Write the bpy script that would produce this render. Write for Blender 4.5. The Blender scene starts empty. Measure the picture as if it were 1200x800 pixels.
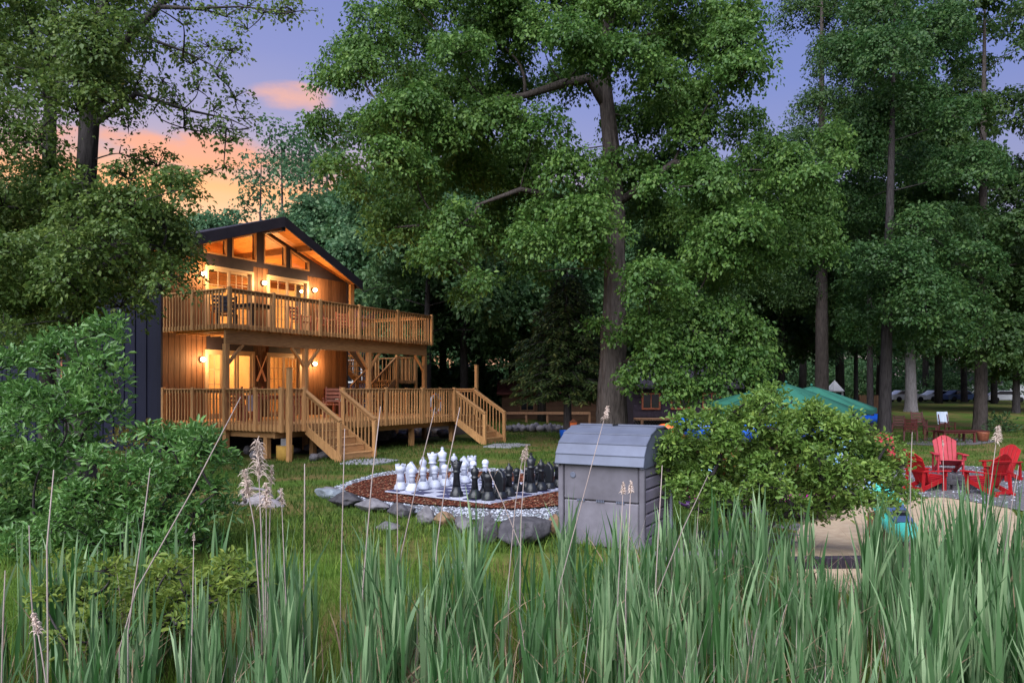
import bpy, bmesh, math, random
import numpy as np
from mathutils import Vector, Matrix, noise as mnoise

S = bpy.context.scene
C = S.collection
R = math.radians
rnd = random.Random(7)

# ------------------------------------------------------------------ camera
F, HY, CAMH = 880.0, 455.0, 1.9            # focal length in photo pixels, horizon row, eye height
cam_d = bpy.data.cameras.new('camera'); cam = bpy.data.objects.new('camera', cam_d); C.objects.link(cam)
cam_d.sensor_width = 36.0; cam_d.lens = 36.0 * F / 1200.0
cam_d.shift_y = (HY - 400.0) / 1200.0
cam_d.clip_start = 0.1; cam_d.clip_end = 2000
cam.location = (0, 0, CAMH); cam.rotation_euler = (R(90), 0, 0)
S.camera = cam

# ------------------------------------------------------------------ world: dusk sky
W = bpy.data.worlds.new('World'); S.world = W; W.use_nodes = True
nt = W.node_tree; nt.nodes.clear()
def wn(t, **k):
    n = nt.nodes.new(t)
    for a, b in k.items(): setattr(n, a, b)
    return n
def wl(a, b): nt.links.new(a, b)
def wmath(op, a, b=None, clamp=False):
    n = wn('ShaderNodeMath', operation=op); n.use_clamp = clamp
    for i, x in enumerate((a, b)):
        if x is None: continue
        if isinstance(x, (int, float)): n.inputs[i].default_value = x
        else: wl(x, n.inputs[i])
    return n.outputs[0]
def wdot(v, d):
    n = wn('ShaderNodeVectorMath', operation='DOT_PRODUCT'); wl(v, n.inputs[0]); n.inputs[1].default_value = d
    return n.outputs['Value']
def wramp(fac, stops):
    n = wn('ShaderNodeValToRGB'); wl(fac, n.inputs[0]); e = n.color_ramp.elements
    for i, (p, c) in enumerate(stops):
        el = e[i] if i < 2 else e.new(p)
        el.position = p; el.color = (*c, 1)
    return n.outputs[0]
def wmix(fac, a, b, mode='MIX'):
    n = wn('ShaderNodeMix', data_type='RGBA', blend_type=mode)
    if isinstance(fac, (int, float)): n.inputs[0].default_value = fac
    else: wl(fac, n.inputs[0])
    for i, x in ((6, a), (7, b)):
        if isinstance(x, tuple): n.inputs[i].default_value = (*x, 1)
        else: wl(x, n.inputs[i])
    return n.outputs[2]
tc = wn('ShaderNodeTexCoord'); D = tc.outputs['Generated']
elev = wdot(D, (0, 0, 1))
AZ = (-0.39, 0.92, 0.0)                                  # where the sun went down, behind the house
az = wmath('MULTIPLY_ADD', wdot(D, AZ), 0.5); nt.nodes[-1].inputs[2].default_value = 0.5
wz = wn('ShaderNodeTexNoise'); wz.inputs['Scale'].default_value = 3.0; wz.inputs['Detail'].default_value = 3
mp = wn('ShaderNodeMapping'); mp.inputs['Scale'].default_value = (1, 1, 7); wl(D, mp.inputs[0]); wl(mp.outputs[0], wz.inputs['Vector'])
elev_j = wmath('ADD', elev, wmath('MULTIPLY', wmath('SUBTRACT', wz.outputs[0], 0.5), 0.045))
warm = wramp(elev_j, [(0.0, (.48, .36, .38)), (0.212, (.68, .38, .26)), (.236, (.82, .34, .13)), (.258, (.58, .30, .24)), (.280, (.31, .27, .42)), (.315, (.19, .24, .50)), (.40, (.135, .20, .53)), (1.0, (.09, .13, .40))])
cool = wramp(elev, [(0.0, (.36, .32, .42)), (.18, (.30, .29, .48)), (.36, (.155, .205, .54)), (.7, (.11, .16, .46)), (1.0, (.09, .13, .40))])
azf = wn('ShaderNodeMapRange', interpolation_type='SMOOTHSTEP'); wl(az, azf.inputs[0]); azf.inputs[1].default_value = .89; azf.inputs[2].default_value = .99
sky = wmix(azf.outputs[0], cool, warm)
# small sunset clouds
cn = wn('ShaderNodeTexNoise'); cn.inputs['Scale'].default_value = 14.0; cn.inputs['Detail'].default_value = 6; cn.inputs['Roughness'].default_value = .55
cm = wn('ShaderNodeMapping'); cm.inputs['Scale'].default_value = (1, 1, 2.6); wl(D, cm.inputs[0]); wl(cm.outputs[0], cn.inputs['Vector'])
def cloud(px, py, rx, ry, lo, hi):
    c = Vector(((px - 600) / F, 1, (HY - py) / F)).normalized()
    side = Vector((c.y, -c.x, 0)).normalized(); up = side.cross(c).normalized()
    a = wmath('DIVIDE', wdot(D, tuple(side)), rx)
    b = wmath('DIVIDE', wmath('SUBTRACT', wdot(D, tuple(up)), 0.0), ry)
    r2 = wmath('ADD', wmath('MULTIPLY', a, a), wmath('MULTIPLY', b, b))
    m = wmath('SUBTRACT', 1.0, r2, True)
    front = wmath('GREATER_THAN', wdot(D, tuple(c)), 0.5)
    v = wmath('MULTIPLY', wmath('ADD', m, wmath('MULTIPLY', wmath('SUBTRACT', cn.outputs[0], .5), 2.4)), wmath('MULTIPLY', front, wmath('GREATER_THAN', m, 0.001)))
    v = wmath('MULTIPLY', v, wmath('MULTIPLY', m, 2.0, True))
    mr = wn('ShaderNodeMapRange', interpolation_type='SMOOTHSTEP'); wl(v, mr.inputs[0]); mr.inputs[1].default_value = lo; mr.inputs[2].default_value = hi
    return mr.outputs[0]
c1 = cloud(338, 113, .070, .024, .25, 1.25)
c2 = cloud(235, 176, .20, .026, .15, 1.0)
sky = wmix(wmath('MULTIPLY', c1, .75), sky, (.80, .36, .24))
sky = wmix(wmath('MULTIPLY', c2, .75), sky, (.80, .26, .11))
ns = wn('ShaderNodeTexSky'); ns.sky_type = 'NISHITA'; ns.sun_disc = False
ns.sun_elevation = R(1.5); ns.sun_rotation = math.atan2(AZ[0], AZ[1])
bg1 = wn('ShaderNodeBackground'); wl(sky, bg1.inputs[0]); bg1.inputs[1].default_value = 0.66
bg2 = wn('ShaderNodeBackground'); wl(ns.outputs[0], bg2.inputs[0]); bg2.inputs[1].default_value = 0.05
ad = wn('ShaderNodeAddShader'); wl(bg1.outputs[0], ad.inputs[0]); wl(bg2.outputs[0], ad.inputs[1])
wo = wn('ShaderNodeOutputWorld'); wl(ad.outputs[0], wo.inputs[0])

# ------------------------------------------------------------------ the soft last daylight (very wide, high, from behind the camera)
sd = bpy.data.lights.new('daylight', 'SUN'); sd.energy = 5.0; sd.angle = R(72); sd.color = (.97, .98, 1.0)
so = bpy.data.objects.new('daylight', sd); C.objects.link(so); so.rotation_euler = (R(46), 0, R(-25))

S.view_settings.view_transform = 'Standard'; S.view_settings.look = 'None'
S.view_settings.exposure = 0.66; S.view_settings.gamma = 1.0; S.view_settings.use_curve_mapping = False
S.render.engine = 'CYCLES'
S.cycles.use_denoising = True
S.cycles.max_bounces = 7; S.cycles.diffuse_bounces = 4; S.cycles.glossy_bounces = 2; S.cycles.transmission_bounces = 3; S.cycles.transparent_max_bounces = 8
S.cycles.sample_clamp_indirect = 4.0; S.cycles.caustics_reflective = False; S.cycles.caustics_refractive = False

# ------------------------------------------------------------------ helpers
def P(px, py, Y): return Vector(((px - 600) / F * Y, Y, CAMH + (HY - py) / F * Y))
def sst(a, b, x):
    t = np.clip((np.asarray(x, float) - a) / (b - a), 0, 1); return t * t * (3 - 2 * t)
def terrain(x, y):
    z = -0.60 * (1 - sst(4.0, 10.5, y)) - 0.36 * sst(1.2, 5.0, x) * (1 - sst(42, 75, y)) * sst(6, 12, y)
    z = z + 0.25 * sst(45, 85, y)
    z = z + 0.03 * np.sin(np.asarray(x) * .9 + 1) * np.sin(np.asarray(y) * .7) * sst(3, 7, np.abs(y - 24))
    return z
def tz(x, y): return float(terrain(x, y))
def G(px, py):                                # pixel on the ground -> point on the terrain
    lo, hi = 1.0, 400.0
    for _ in range(60):
        m = (lo + hi) / 2; p = P(px, py, m)
        if p.z > tz(p.x, p.y): lo = m
        else: hi = m
    p = P(px, py, lo); return Vector((p.x, p.y, tz(p.x, p.y)))
def GX(px, Y): x = (px - 600) / F * Y; return Vector((x, Y, tz(x, Y)))

class MB:
    def __init__(s): s.v = []; s.f = []
    def add(s, vs, fs):
        o = len(s.v); s.v += [tuple(x) for x in vs]; s.f += [tuple(i + o for i in f) for f in fs]; return s
    def hexa(s, c):
        return s.add(c, [(3, 2, 1, 0), (4, 5, 6, 7), (0, 1, 5, 4), (1, 2, 6, 5), (2, 3, 7, 6), (3, 0, 4, 7)])
    def box(s, c, d, rz=0, M=None):
        x, y, z = [k / 2 for k in d]
        v = [Vector(q) for q in ((-x, -y, -z), (x, -y, -z), (x, y, -z), (-x, y, -z), (-x, -y, z), (x, -y, z), (x, y, z), (-x, y, z))]
        m = M if M is not None else Matrix.Rotation(rz, 3, 'Z')
        return s.hexa([m @ q + Vector(c) for q in v])
    def b2(s, a, b):
        return s.box([(p + q) / 2 for p, q in zip(a, b)], [abs(q - p) for p, q in zip(a, b)])
    def beam(s, p, q, w, h, up=(0, 0, 1)):
        p, q = Vector(p), Vector(q); d = (q - p).normalized(); u = Vector(up)
        sd_ = d.cross(u)
        if sd_.length < 1e-4: sd_ = d.cross(Vector((1, 0, 0)))
        sd_.normalize(); u = sd_.cross(d).normalized()
        a, b = sd_ * w / 2, u * h / 2
        return s.hexa([p - a - b, p + a - b, q + a - b, q - a - b, p - a + b, p + a + b, q + a + b, q - a + b])
    def tube(s, pts, rad, n=8, cap=True):
        pts = [Vector(p) for p in pts]; o = len(s.v); prev = None
        if isinstance(rad, (int, float)): rad = [rad] * len(pts)
        for i, p in enumerate(pts):
            t = (pts[min(i + 1, len(pts) - 1)] - pts[max(i - 1, 0)]).normalized()
            a = prev if prev is not None else (Vector((1, 0, 0)) if abs(t.x) < .9 else Vector((0, 1, 0)))
            a = (a - t * a.dot(t)).normalized(); prev = a; b = t.cross(a)
            for k in range(n):
                w = 2 * math.pi * k / n; s.v.append(tuple(p + (a * math.cos(w) + b * math.sin(w)) * rad[i]))
        for i in range(len(pts) - 1):
            for k in range(n):
                s.f.append((o + i * n + k, o + i * n + (k + 1) % n, o + (i + 1) * n + (k + 1) % n, o + (i + 1) * n + k))
        if cap:
            s.f.append(tuple(o + k for k in reversed(range(n)))); e = o + (len(pts) - 1) * n; s.f.append(tuple(e + k for k in range(n)))
        return s
    def lathe(s, prof, n=16, c=(0, 0, 0)):
        o = len(s.v)
        for r, z in prof:
            for k in range(n):
                w = 2 * math.pi * k / n; s.v.append((c[0] + r * math.cos(w), c[1] + r * math.sin(w), c[2] + z))
        for i in range(len(prof) - 1):
            for k in range(n): s.f.append((o + i * n + k, o + i * n + (k + 1) % n, o + (i + 1) * n + (k + 1) % n, o + (i + 1) * n + k))
        s.f.append(tuple(o + k for k in reversed(range(n)))); e = o + (len(prof) - 1) * n; s.f.append(tuple(e + k for k in range(n)))
        return s
    def prism(s, poly, off):                    # planar polygon (3D points) extruded by a vector
        n = len(poly); off = Vector(off); a = [Vector(p) for p in poly]
        return s.add(a + [p + off for p in a], [tuple(reversed(range(n))), tuple(range(n, 2 * n))] + [(i, (i + 1) % n, n + (i + 1) % n, n + i) for i in range(n)])
    def mesh(s, name, smooth=False, bevel=0):
        m = bpy.data.meshes.new(name); m.from_pydata(s.v, [], s.f); m.validate(); 
        bm = bmesh.new(); bm.from_mesh(m); bmesh.ops.recalc_face_normals(bm, faces=bm.faces)
        if bevel: bmesh.ops.bevel(bm, geom=bm.edges[:], offset=bevel, segments=1, affect='EDGES')
        bm.to_mesh(m); bm.free()
        if smooth: m.shade_smooth()
        return m
    def build(s, name, mat, parent=None, smooth=False, bevel=0):
        return link(name, s.mesh(name, smooth, bevel), mat, parent)

def link(name, mesh, mat=None, parent=None, loc=None, rot=None, scale=None):
    o = bpy.data.objects.new(name, mesh); C.objects.link(o)
    if mat is not None and mesh is not None and not mesh.materials: mesh.materials.append(mat)
    if parent is not None: o.parent = parent
    if loc is not None: o.location = loc
    if rot is not None: o.rotation_euler = rot
    if scale is not None: o.scale = scale
    return o
def tag(o, label, cat, group=None, kind=None):
    if label: o['label'] = label
    if cat: o['category'] = cat
    if group: o['group'] = group
    if kind: o['kind'] = kind
    return o
def thing(name, label, cat, loc=(0, 0, 0), rz=0, group=None):
    o = bpy.data.objects.new(name, None); C.objects.link(o); o.empty_display_size = .2
    o.location = loc; o.rotation_euler = (0, 0, rz)
    return tag(o, label, cat, group)
def struct(name, mb, mat, smooth=False):
    o = mb.build(name, mat, None, smooth) if isinstance(mb, MB) else link(name, mb, mat)
    o['kind'] = 'structure'; return o
def copy_tree(root, loc, rz, label, group=None, scale=None):
    r = root.copy(); C.objects.link(r); r.location = loc; r.rotation_euler = (0, 0, rz); r['label'] = label
    if group: r['group'] = group
    if scale: r.scale = (scale,) * 3 if isinstance(scale, (int, float)) else scale
    for ch in root.children:
        c = ch.copy(); C.objects.link(c); c.parent = r
        for g in ch.children:
            d = g.copy(); C.objects.link(d); d.parent = c
    return r
ORD = ['first', 'second', 'third', 'fourth', 'fifth', 'sixth', 'seventh', 'eighth', 'ninth', 'tenth', 'eleventh', 'twelfth', 'thirteenth', 'fourteenth', 'fifteenth', 'sixteenth', 'seventeenth', 'eighteenth', 'nineteenth', 'twentieth'] + ['twenty-' + k for k in 'first second third fourth fifth sixth seventh eighth ninth'.split()] + ['thirtieth'] + ['thirty-' + k for k in 'first second third fourth fifth sixth seventh eighth ninth'.split()] + ['fortieth']

# ------------------------------------------------------------------ materials
def mat(name, col, rough=.6, spec=.3, var=.0, nscale=8, stretch=(1, 1, 1), bump=0, col2=None, detail=5, coords='Object', metal=0, sharp=(.3, .7), ov=.16):
    m = bpy.data.materials.new(name); m.use_nodes = True; t = m.node_tree; b = t.nodes['Principled BSDF']
    b.inputs['Roughness'].default_value = rough; b.inputs['Specular IOR Level'].default_value = spec; b.inputs['Metallic'].default_value = metal
    b.inputs['Base Color'].default_value = (*col, 1)
    if var or col2 or bump:
        tcn = t.nodes.new('ShaderNodeTexCoord'); mpn = t.nodes.new('ShaderNodeMapping'); mpn.inputs['Scale'].default_value = stretch
        t.links.new(tcn.outputs[coords], mpn.inputs[0])
        n = t.nodes.new('ShaderNodeTexNoise'); n.inputs['Scale'].default_value = nscale; n.inputs['Detail'].default_value = detail; n.inputs['Roughness'].default_value = .62
        t.links.new(mpn.outputs[0], n.inputs['Vector'])
        c2 = col2 or tuple(c * (1 - var) for c in col); c1_ = col if col2 else tuple(min(1, c * (1 + var)) for c in col)
        r = t.nodes.new('ShaderNodeValToRGB'); t.links.new(n.outputs[0], r.inputs[0])
        r.color_ramp.elements[0].position = sharp[0]; r.color_ramp.elements[1].position = sharp[1]
        r.color_ramp.elements[0].color = (*c2, 1); r.color_ramp.elements[1].color = (*c1_, 1)
        oi = t.nodes.new('ShaderNodeObjectInfo'); hv = t.nodes.new('ShaderNodeHueSaturation')
        mr = t.nodes.new('ShaderNodeMapRange'); t.links.new(oi.outputs['Random'], mr.inputs[0]); mr.inputs[3].default_value = 1 - ov; mr.inputs[4].default_value = 1 + ov
        t.links.new(mr.outputs[0], hv.inputs['Value']); t.links.new(r.outputs[0], hv.inputs['Color'])
        t.links.new(hv.outputs[0], b.inputs['Base Color'])
        if bump:
            bp = t.nodes.new('ShaderNodeBump'); bp.inputs['Strength'].default_value = bump; bp.inputs['Distance'].default_value = .05
            t.links.new(n.outputs[0], bp.inputs['Height']); t.links.new(bp.outputs[0], b.inputs['Normal'])
    return m
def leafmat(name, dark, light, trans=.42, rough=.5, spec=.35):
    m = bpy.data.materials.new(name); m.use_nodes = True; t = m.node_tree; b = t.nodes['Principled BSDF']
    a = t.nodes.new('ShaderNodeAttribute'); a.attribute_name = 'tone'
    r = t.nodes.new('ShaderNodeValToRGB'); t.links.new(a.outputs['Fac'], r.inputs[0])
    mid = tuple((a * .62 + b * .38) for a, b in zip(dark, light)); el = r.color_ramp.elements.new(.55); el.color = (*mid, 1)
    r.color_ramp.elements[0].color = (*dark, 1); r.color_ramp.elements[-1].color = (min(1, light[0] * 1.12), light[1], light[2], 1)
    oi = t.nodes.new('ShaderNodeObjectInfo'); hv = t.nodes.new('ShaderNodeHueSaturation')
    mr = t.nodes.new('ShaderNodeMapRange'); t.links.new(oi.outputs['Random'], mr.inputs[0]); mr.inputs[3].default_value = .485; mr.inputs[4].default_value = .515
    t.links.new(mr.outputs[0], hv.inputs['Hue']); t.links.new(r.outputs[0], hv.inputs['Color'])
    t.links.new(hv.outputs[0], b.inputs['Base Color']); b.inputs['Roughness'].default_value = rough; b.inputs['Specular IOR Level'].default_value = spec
    tr = t.nodes.new('ShaderNodeBsdfTranslucent')
    t.links.new(hv.outputs[0], tr.inputs[0])
    mx = t.nodes.new('ShaderNodeMixShader'); mx.inputs[0].default_value = trans
    t.links.new(b.outputs[0], mx.inputs[1]); t.links.new(tr.outputs[0], mx.inputs[2])
    t.links.new(mx.outputs[0], t.nodes['Material Output'].inputs[0])
    return m
def emis(name, col, s):
    m = bpy.data.materials.new(name); m.use_nodes = True; b = m.node_tree.nodes['Principled BSDF']
    b.inputs['Base Color'].default_value = (*col, 1); b.inputs['Emission Color'].default_value = (*col, 1); b.inputs['Emission Strength'].default_value = s
    return m
def glassmat(name):
    m = bpy.data.materials.new(name); m.use_nodes = True; t = m.node_tree; t.nodes.remove(t.nodes['Principled BSDF'])
    tr = t.nodes.new('ShaderNodeBsdfTransparent'); tr.inputs[0].default_value = (.95, .96, .95, 1)
    gl = t.nodes.new('ShaderNodeBsdfGlossy'); gl.inputs['Roughness'].default_value = .03
    mx = t.nodes.new('ShaderNodeMixShader'); mx.inputs[0].default_value = .05; t.links.new(tr.outputs[0], mx.inputs[1]); t.links.new(gl.outputs[0], mx.inputs[2])
    t.links.new(mx.outputs[0], t.nodes['Material Output'].inputs[0]); return m

M = dict(
    deck=mat('deck_wood', (.50, .275, .115), .7, .2, col2=(.27, .135, .055), nscale=6, stretch=(6, 6, .7), bump=.2, ov=.28, detail=8),
    deckh=mat('deck_wood_boards', (.49, .27, .115), .7, .2, col2=(.26, .13, .055), nscale=6, stretch=(.7, 6, 6), bump=.2, ov=.24, detail=8),
    siding=mat('lamp_warmed_siding', (.150, .070, .034), .65, .25, col2=(.072, .032, .017), nscale=5, stretch=(7, 7, .5), bump=.25, ov=.26, detail=8),  # front boards, warm lamplight put into the brown
    skylit=mat('skylit_siding', (.009, .010, .028), .6, .25, col2=(.006, .007, .019), nscale=4, stretch=(5, 5, .5), bump=.15),  # same dark siding as the front, blue skylight put into the colour
    fascia=mat('dark_fascia', (.030, .024, .034), .55, .3, col2=(.018, .015, .024), nscale=4, bump=.1),
    soffit=mat('soffit_wood', (.36, .19, .085), .6, .25, col2=(.22, .11, .05), nscale=4, stretch=(1, 6, 1)),
    shingle=mat('roof_shingle', (.05, .045, .06), .9, .1, col2=(.028, .026, .036), nscale=14, bump=.4),
    redroof=mat('red_shingle', (.12, .04, .035), .9, .1, col2=(.07, .025, .025), nscale=10, bump=.4),
    trim=mat('cream_trim', (.36, .26, .17), .5, .3),
    inner=mat('cream_plaster', (.72, .55, .34), .8, .1, col2=(.60, .44, .25), nscale=2),
    pine=mat('pine_ceiling', (.52, .20, .05), .5, .3, col2=(.34, .12, .028), nscale=4, stretch=(8, .6, 1)),
    beamw=mat('dark_beam', (.20, .085, .03), .5, .3, col2=(.12, .05, .02), nscale=5),
    curtain=mat('curtain_cloth', (.66, .50, .30), .9, .1, var=.15, nscale=6, stretch=(4, 4, .3)),
    glass=glassmat('window_glass'),
    bulb=emis('lamp_glass', (1.0, .72, .40), 9.0),
    blackmetal=mat('black_metal', (.02, .02, .022), .4, .4),
    oar=mat('oar_wood', (.62, .33, .19), .5, .3, var=.15),
    darkwood=mat('mahogany_paint', (.085, .020, .018), .5, .3, var=.25, nscale=9),
    rustwood=mat('reddish_wood', (.26, .085, .045), .55, .3, var=.25, nscale=9),
    cushion=mat('faded_cloth', (.42, .36, .40), .9, .1, var=.1),
    redcloth=mat('red_cushion', (.35, .03, .03), .85, .1, var=.1),
    yellow=mat('yellow_form_tube', (.42, .25, .055), .8, .15, col2=(.30, .17, .04), nscale=6),
    concrete=mat('concrete', (.34, .33, .33), .9, .1, col2=(.24, .23, .24), nscale=7, bump=.2),
    slab=mat('bluestone', (.30, .30, .33), .85, .2, col2=(.21, .21, .24), nscale=5, bump=.3),
    shedw=mat('grey_resin_wall', (.172, .162, .196), .6, .25, col2=(.098, .090, .108), nscale=2.2, bump=.05, detail=9),
    shedr=mat('slate_resin_roof', (.120, .135, .190), .55, .3, col2=(.080, .088, .125), nscale=2.2, bump=.05, detail=9),
    shedside=mat('brightened_grey_resin', (.27, .24, .31), .6, .25, col2=(.18, .16, .21), nscale=2.2, bump=.03),  # wall resin lightened on the sides, offsetting the shade of the bush
    white=mat('white_plastic', (.44, .47, .58), .4, .4, var=.04),
    black=mat('black_plastic', (.012, .014, .018), .35, .45),
    sqw=mat('pale_board_square', (.36, .37, .46), .6, .25, var=.12, nscale=10),
    sqb=mat('dark_board_square', (.035, .035, .085), .6, .25, var=.2, nscale=10),
    red=mat('red_resin', (.33, .010, .014), .5, .3, col2=(.25, .006, .010), nscale=6),
    pink=mat('faded_red_resin', (.37, .030, .048), .55, .3, col2=(.29, .018, .03), nscale=6),
    green=mat('green_canvas', (.022, .105, .075), .8, .15, var=.15, nscale=4),
    bluepl=mat('blue_hull', (.01, .09, .52), .3, .5, var=.08),
    ltblue=mat('pale_blue_hull', (.22, .42, .68), .4, .4, var=.15, nscale=3),
    orange=mat('orange_plastic', (.62, .12, .02), .4, .4, var=.08),
    purple=mat('purple_hull', (.042, .010, .070), .45, .35, var=.15),
    magenta=mat('magenta_plastic', (.42, .02, .26), .4, .4),
    teal=mat('teal_hull', (.06, .42, .34), .35, .45, var=.15, nscale=3),
    cedar=mat('weathered_cedar', (.30, .17, .10), .8, .15, col2=(.17, .09, .055), nscale=5, stretch=(6, 6, .6), bump=.2),
    brownwall=mat('brown_wall', (.15, .085, .055), .85, .1, col2=(.09, .05, .035), nscale=5, stretch=(.6, 6, 6)),
    darkwall=mat('dark_cabin_wall', (.035, .028, .04), .8, .15, var=.3),
    stonewall=mat('fieldstone', (.17, .16, .18), .9, .15, col2=(.09, .085, .10), nscale=5, bump=.5),
    rockg=mat('grey_granite', (.20, .19, .205), .9, .15, col2=(.075, .07, .08), nscale=5, bump=.9),
    rockd=mat('dark_basalt', (.095, .09, .10), .9, .15, col2=(.035, .033, .04), nscale=5, bump=.9),
    rockt=mat('tan_sandstone', (.27, .17, .10), .9, .15, col2=(.12, .08, .055), nscale=5, bump=.9),
    rockb=mat('bluish_slate', (.24, .275, .31), .85, .2, col2=(.12, .135, .16), nscale=5, bump=.8),
    drift=mat('driftwood', (.36, .33, .35), .9, .1, col2=(.19, .17, .19), nscale=5, stretch=(1, 1, 7), bump=.5),
    gravel=mat('pale_gravel', (.36, .38, .44), .9, .15),
    graveld=mat('dark_gravel', (.10, .105, .13), .9, .15),
    mulch=mat('red_mulch', (.105, .034, .022), .95, .05, col2=(.045, .014, .010), nscale=40, bump=.6),
    mulchchip=mat('mulch_chip', (.165, .055, .034), .95, .05),
    sand=mat('beach_sand', (.46, .36, .25), .95, .05, col2=(.34, .25, .17), nscale=5, detail=9, bump=.6),
    gravelbed=mat('gravel_bed', (.21, .195, .205), .95, .05, col2=(.12, .11, .12), nscale=45, bump=.7),
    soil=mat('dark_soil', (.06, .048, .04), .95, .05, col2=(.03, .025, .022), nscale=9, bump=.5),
    bark=mat('grey_brown_bark', (.110, .092, .086), .9, .1, col2=(.038, .031, .029), nscale=7, stretch=(3, 3, .45), bump=.9),
    barkd=mat('dark_bark', (.070, .062, .064), .9, .1, col2=(.026, .023, .024), nscale=6, stretch=(3, 3, .5), bump=.7),
    barkp=mat('pale_bark', (.26, .24, .25), .9, .1, col2=(.12, .11, .115), nscale=6, stretch=(3, 3, .5), bump=.7),
    stem=mat('dry_reed_stem', (.30, .24, .225), .7, .2, var=.15, nscale=20),
    plume=mat('reed_plume', (.50, .40, .35), .9, .05, var=.2, nscale=20),
    withered=mat('withered_blade', (.26, .19, .12), .8, .15, col2=(.12, .085, .06), nscale=14),
    gazebo=mat('white_paint', (.70, .70, .72), .6, .3),
    carw=mat('car_paint_white', (.62, .63, .66), .3, .5), carb=mat('car_paint_blue', (.05, .08, .16), .3, .5),
    tyre=mat('tyre_rubber', (.015, .015, .015), .8, .2), carglass=mat('tinted_glass', (.015, .018, .022), .08, .6),
    towel=mat('blue_striped_towel', (.30, .42, .58), .9, .05, col2=(.62, .64, .68), nscale=10, stretch=(6, .2, .2)),
)
L = dict(
    maple=leafmat('maple_leaf', (.026, .086, .016), (.165, .300, .062)),
    left=leafmat('left_tree_leaf', (.034, .088, .020), (.165, .260, .058)),
    right=leafmat('right_tree_leaf', (.020, .066, .020), (.095, .185, .045)),
    far=leafmat('woodland_leaf', (.034, .100, .050), (.140, .270, .120)),
    fardark=leafmat('dark_woodland_leaf', (.030, .085, .032), (.110, .205, .070)),
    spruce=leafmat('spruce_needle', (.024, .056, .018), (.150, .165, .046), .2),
    bushl=leafmat('laurel_leaf', (.042, .125, .026), (.155, .325, .080), .35, .4, .5),
    bushr=leafmat('bayberry_leaf', (.055, .145, .024), (.235, .390, .080), .4, .45, .4),
    lime=leafmat('lime_leaf', (.085, .165, .028), (.260, .370, .065), .45),
    yellowish=leafmat('golden_leaf', (.16, .16, .03), (.30, .27, .05), .4),
    reed=leafmat('reed_blade', (.030, .112, .028), (.280, .455, .240), .38, .45, .35),
    grass=leafmat('grass_blade', (.065, .140, .018), (.220, .330, .055), .35, .6, .2),
    lawn=leafmat('lawn_blade', (.042, .084, .014), (.130, .180, .036), .35, .6, .2),
)
# ------------------------------------------------------------------ ground
def ground_material():
    m = bpy.data.materials.new('lawn_ground'); m.use_nodes = True; t = m.node_tree; b = t.nodes['Principled BSDF']
    b.inputs['Roughness'].default_value = .95; b.inputs['Specular IOR Level'].default_value = .1
    g = t.nodes.new('ShaderNodeNewGeometry')
    def nz(s, d=6):
        n = t.nodes.new('ShaderNodeTexNoise'); n.inputs['Scale'].default_value = s; n.inputs['Detail'].default_value = d; t.links.new(g.outputs['Position'], n.inputs['Vector']); return n
    def rp(n, stops):
        r = t.nodes.new('ShaderNodeValToRGB'); t.links.new(n.outputs[0], r.inputs[0]); e = r.color_ramp.elements
        for i, (p, c) in enumerate(stops):
            el = e[i] if i < 2 else e.new(p); el.position = p; el.color = (*c, 1)
        return r
    fine = rp(nz(9), [(.3, (.034, .070, .009)), (.7, (.080, .140, .022))])
    worn = rp(nz(6), [(.3, (.10, .075, .028)), (.7, (.19, .135, .055))])
    pat = rp(nz(.55, 4), [(.43, (0, 0, 0)), (.60, (.85, .85, .85))])
    mx = t.nodes.new('ShaderNodeMix'); mx.data_type = 'RGBA'
    t.links.new(pat.outputs[0], mx.inputs[0]); t.links.new(fine.outputs[0], mx.inputs[6]); t.links.new(worn.outputs[0], mx.inputs[7])
    t.links.new(mx.outputs[2], b.inputs['Base Color'])
    bp = t.nodes.new('ShaderNodeBump'); bp.inputs['Strength'].default_value = .6; bp.inputs['Distance'].default_value = .04
    t.links.new(nz(25).outputs[0], bp.inputs['Height']); t.links.new(bp.outputs[0], b.inputs['Normal'])
    return m
xs = np.concatenate([np.linspace(-400, -30, 12)[:-1], np.linspace(-30, 40, 141), np.linspace(40, 400, 12)[1:]])
ys = np.concatenate([np.linspace(-60, 0, 6)[:-1], np.linspace(0, 60, 121), np.linspace(60, 120, 25)[1:], np.linspace(120, 900, 14)[1:]])
gx, gy = np.meshgrid(xs, ys); gz = terrain(gx, gy)
nx, ny = len(xs), len(ys)
idx = np.arange(nx * ny).reshape(ny, nx)
fc = np.stack([idx[:-1, :-1], idx[:-1, 1:], idx[1:, 1:], idx[1:, :-1]], -1).reshape(-1, 4)
gm = bpy.data.meshes.new('ground'); gm.from_pydata(np.stack([gx, gy, gz], -1).reshape(-1, 3).tolist(), [], fc.tolist()); gm.shade_smooth()
struct('ground', gm, ground_material())

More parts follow.
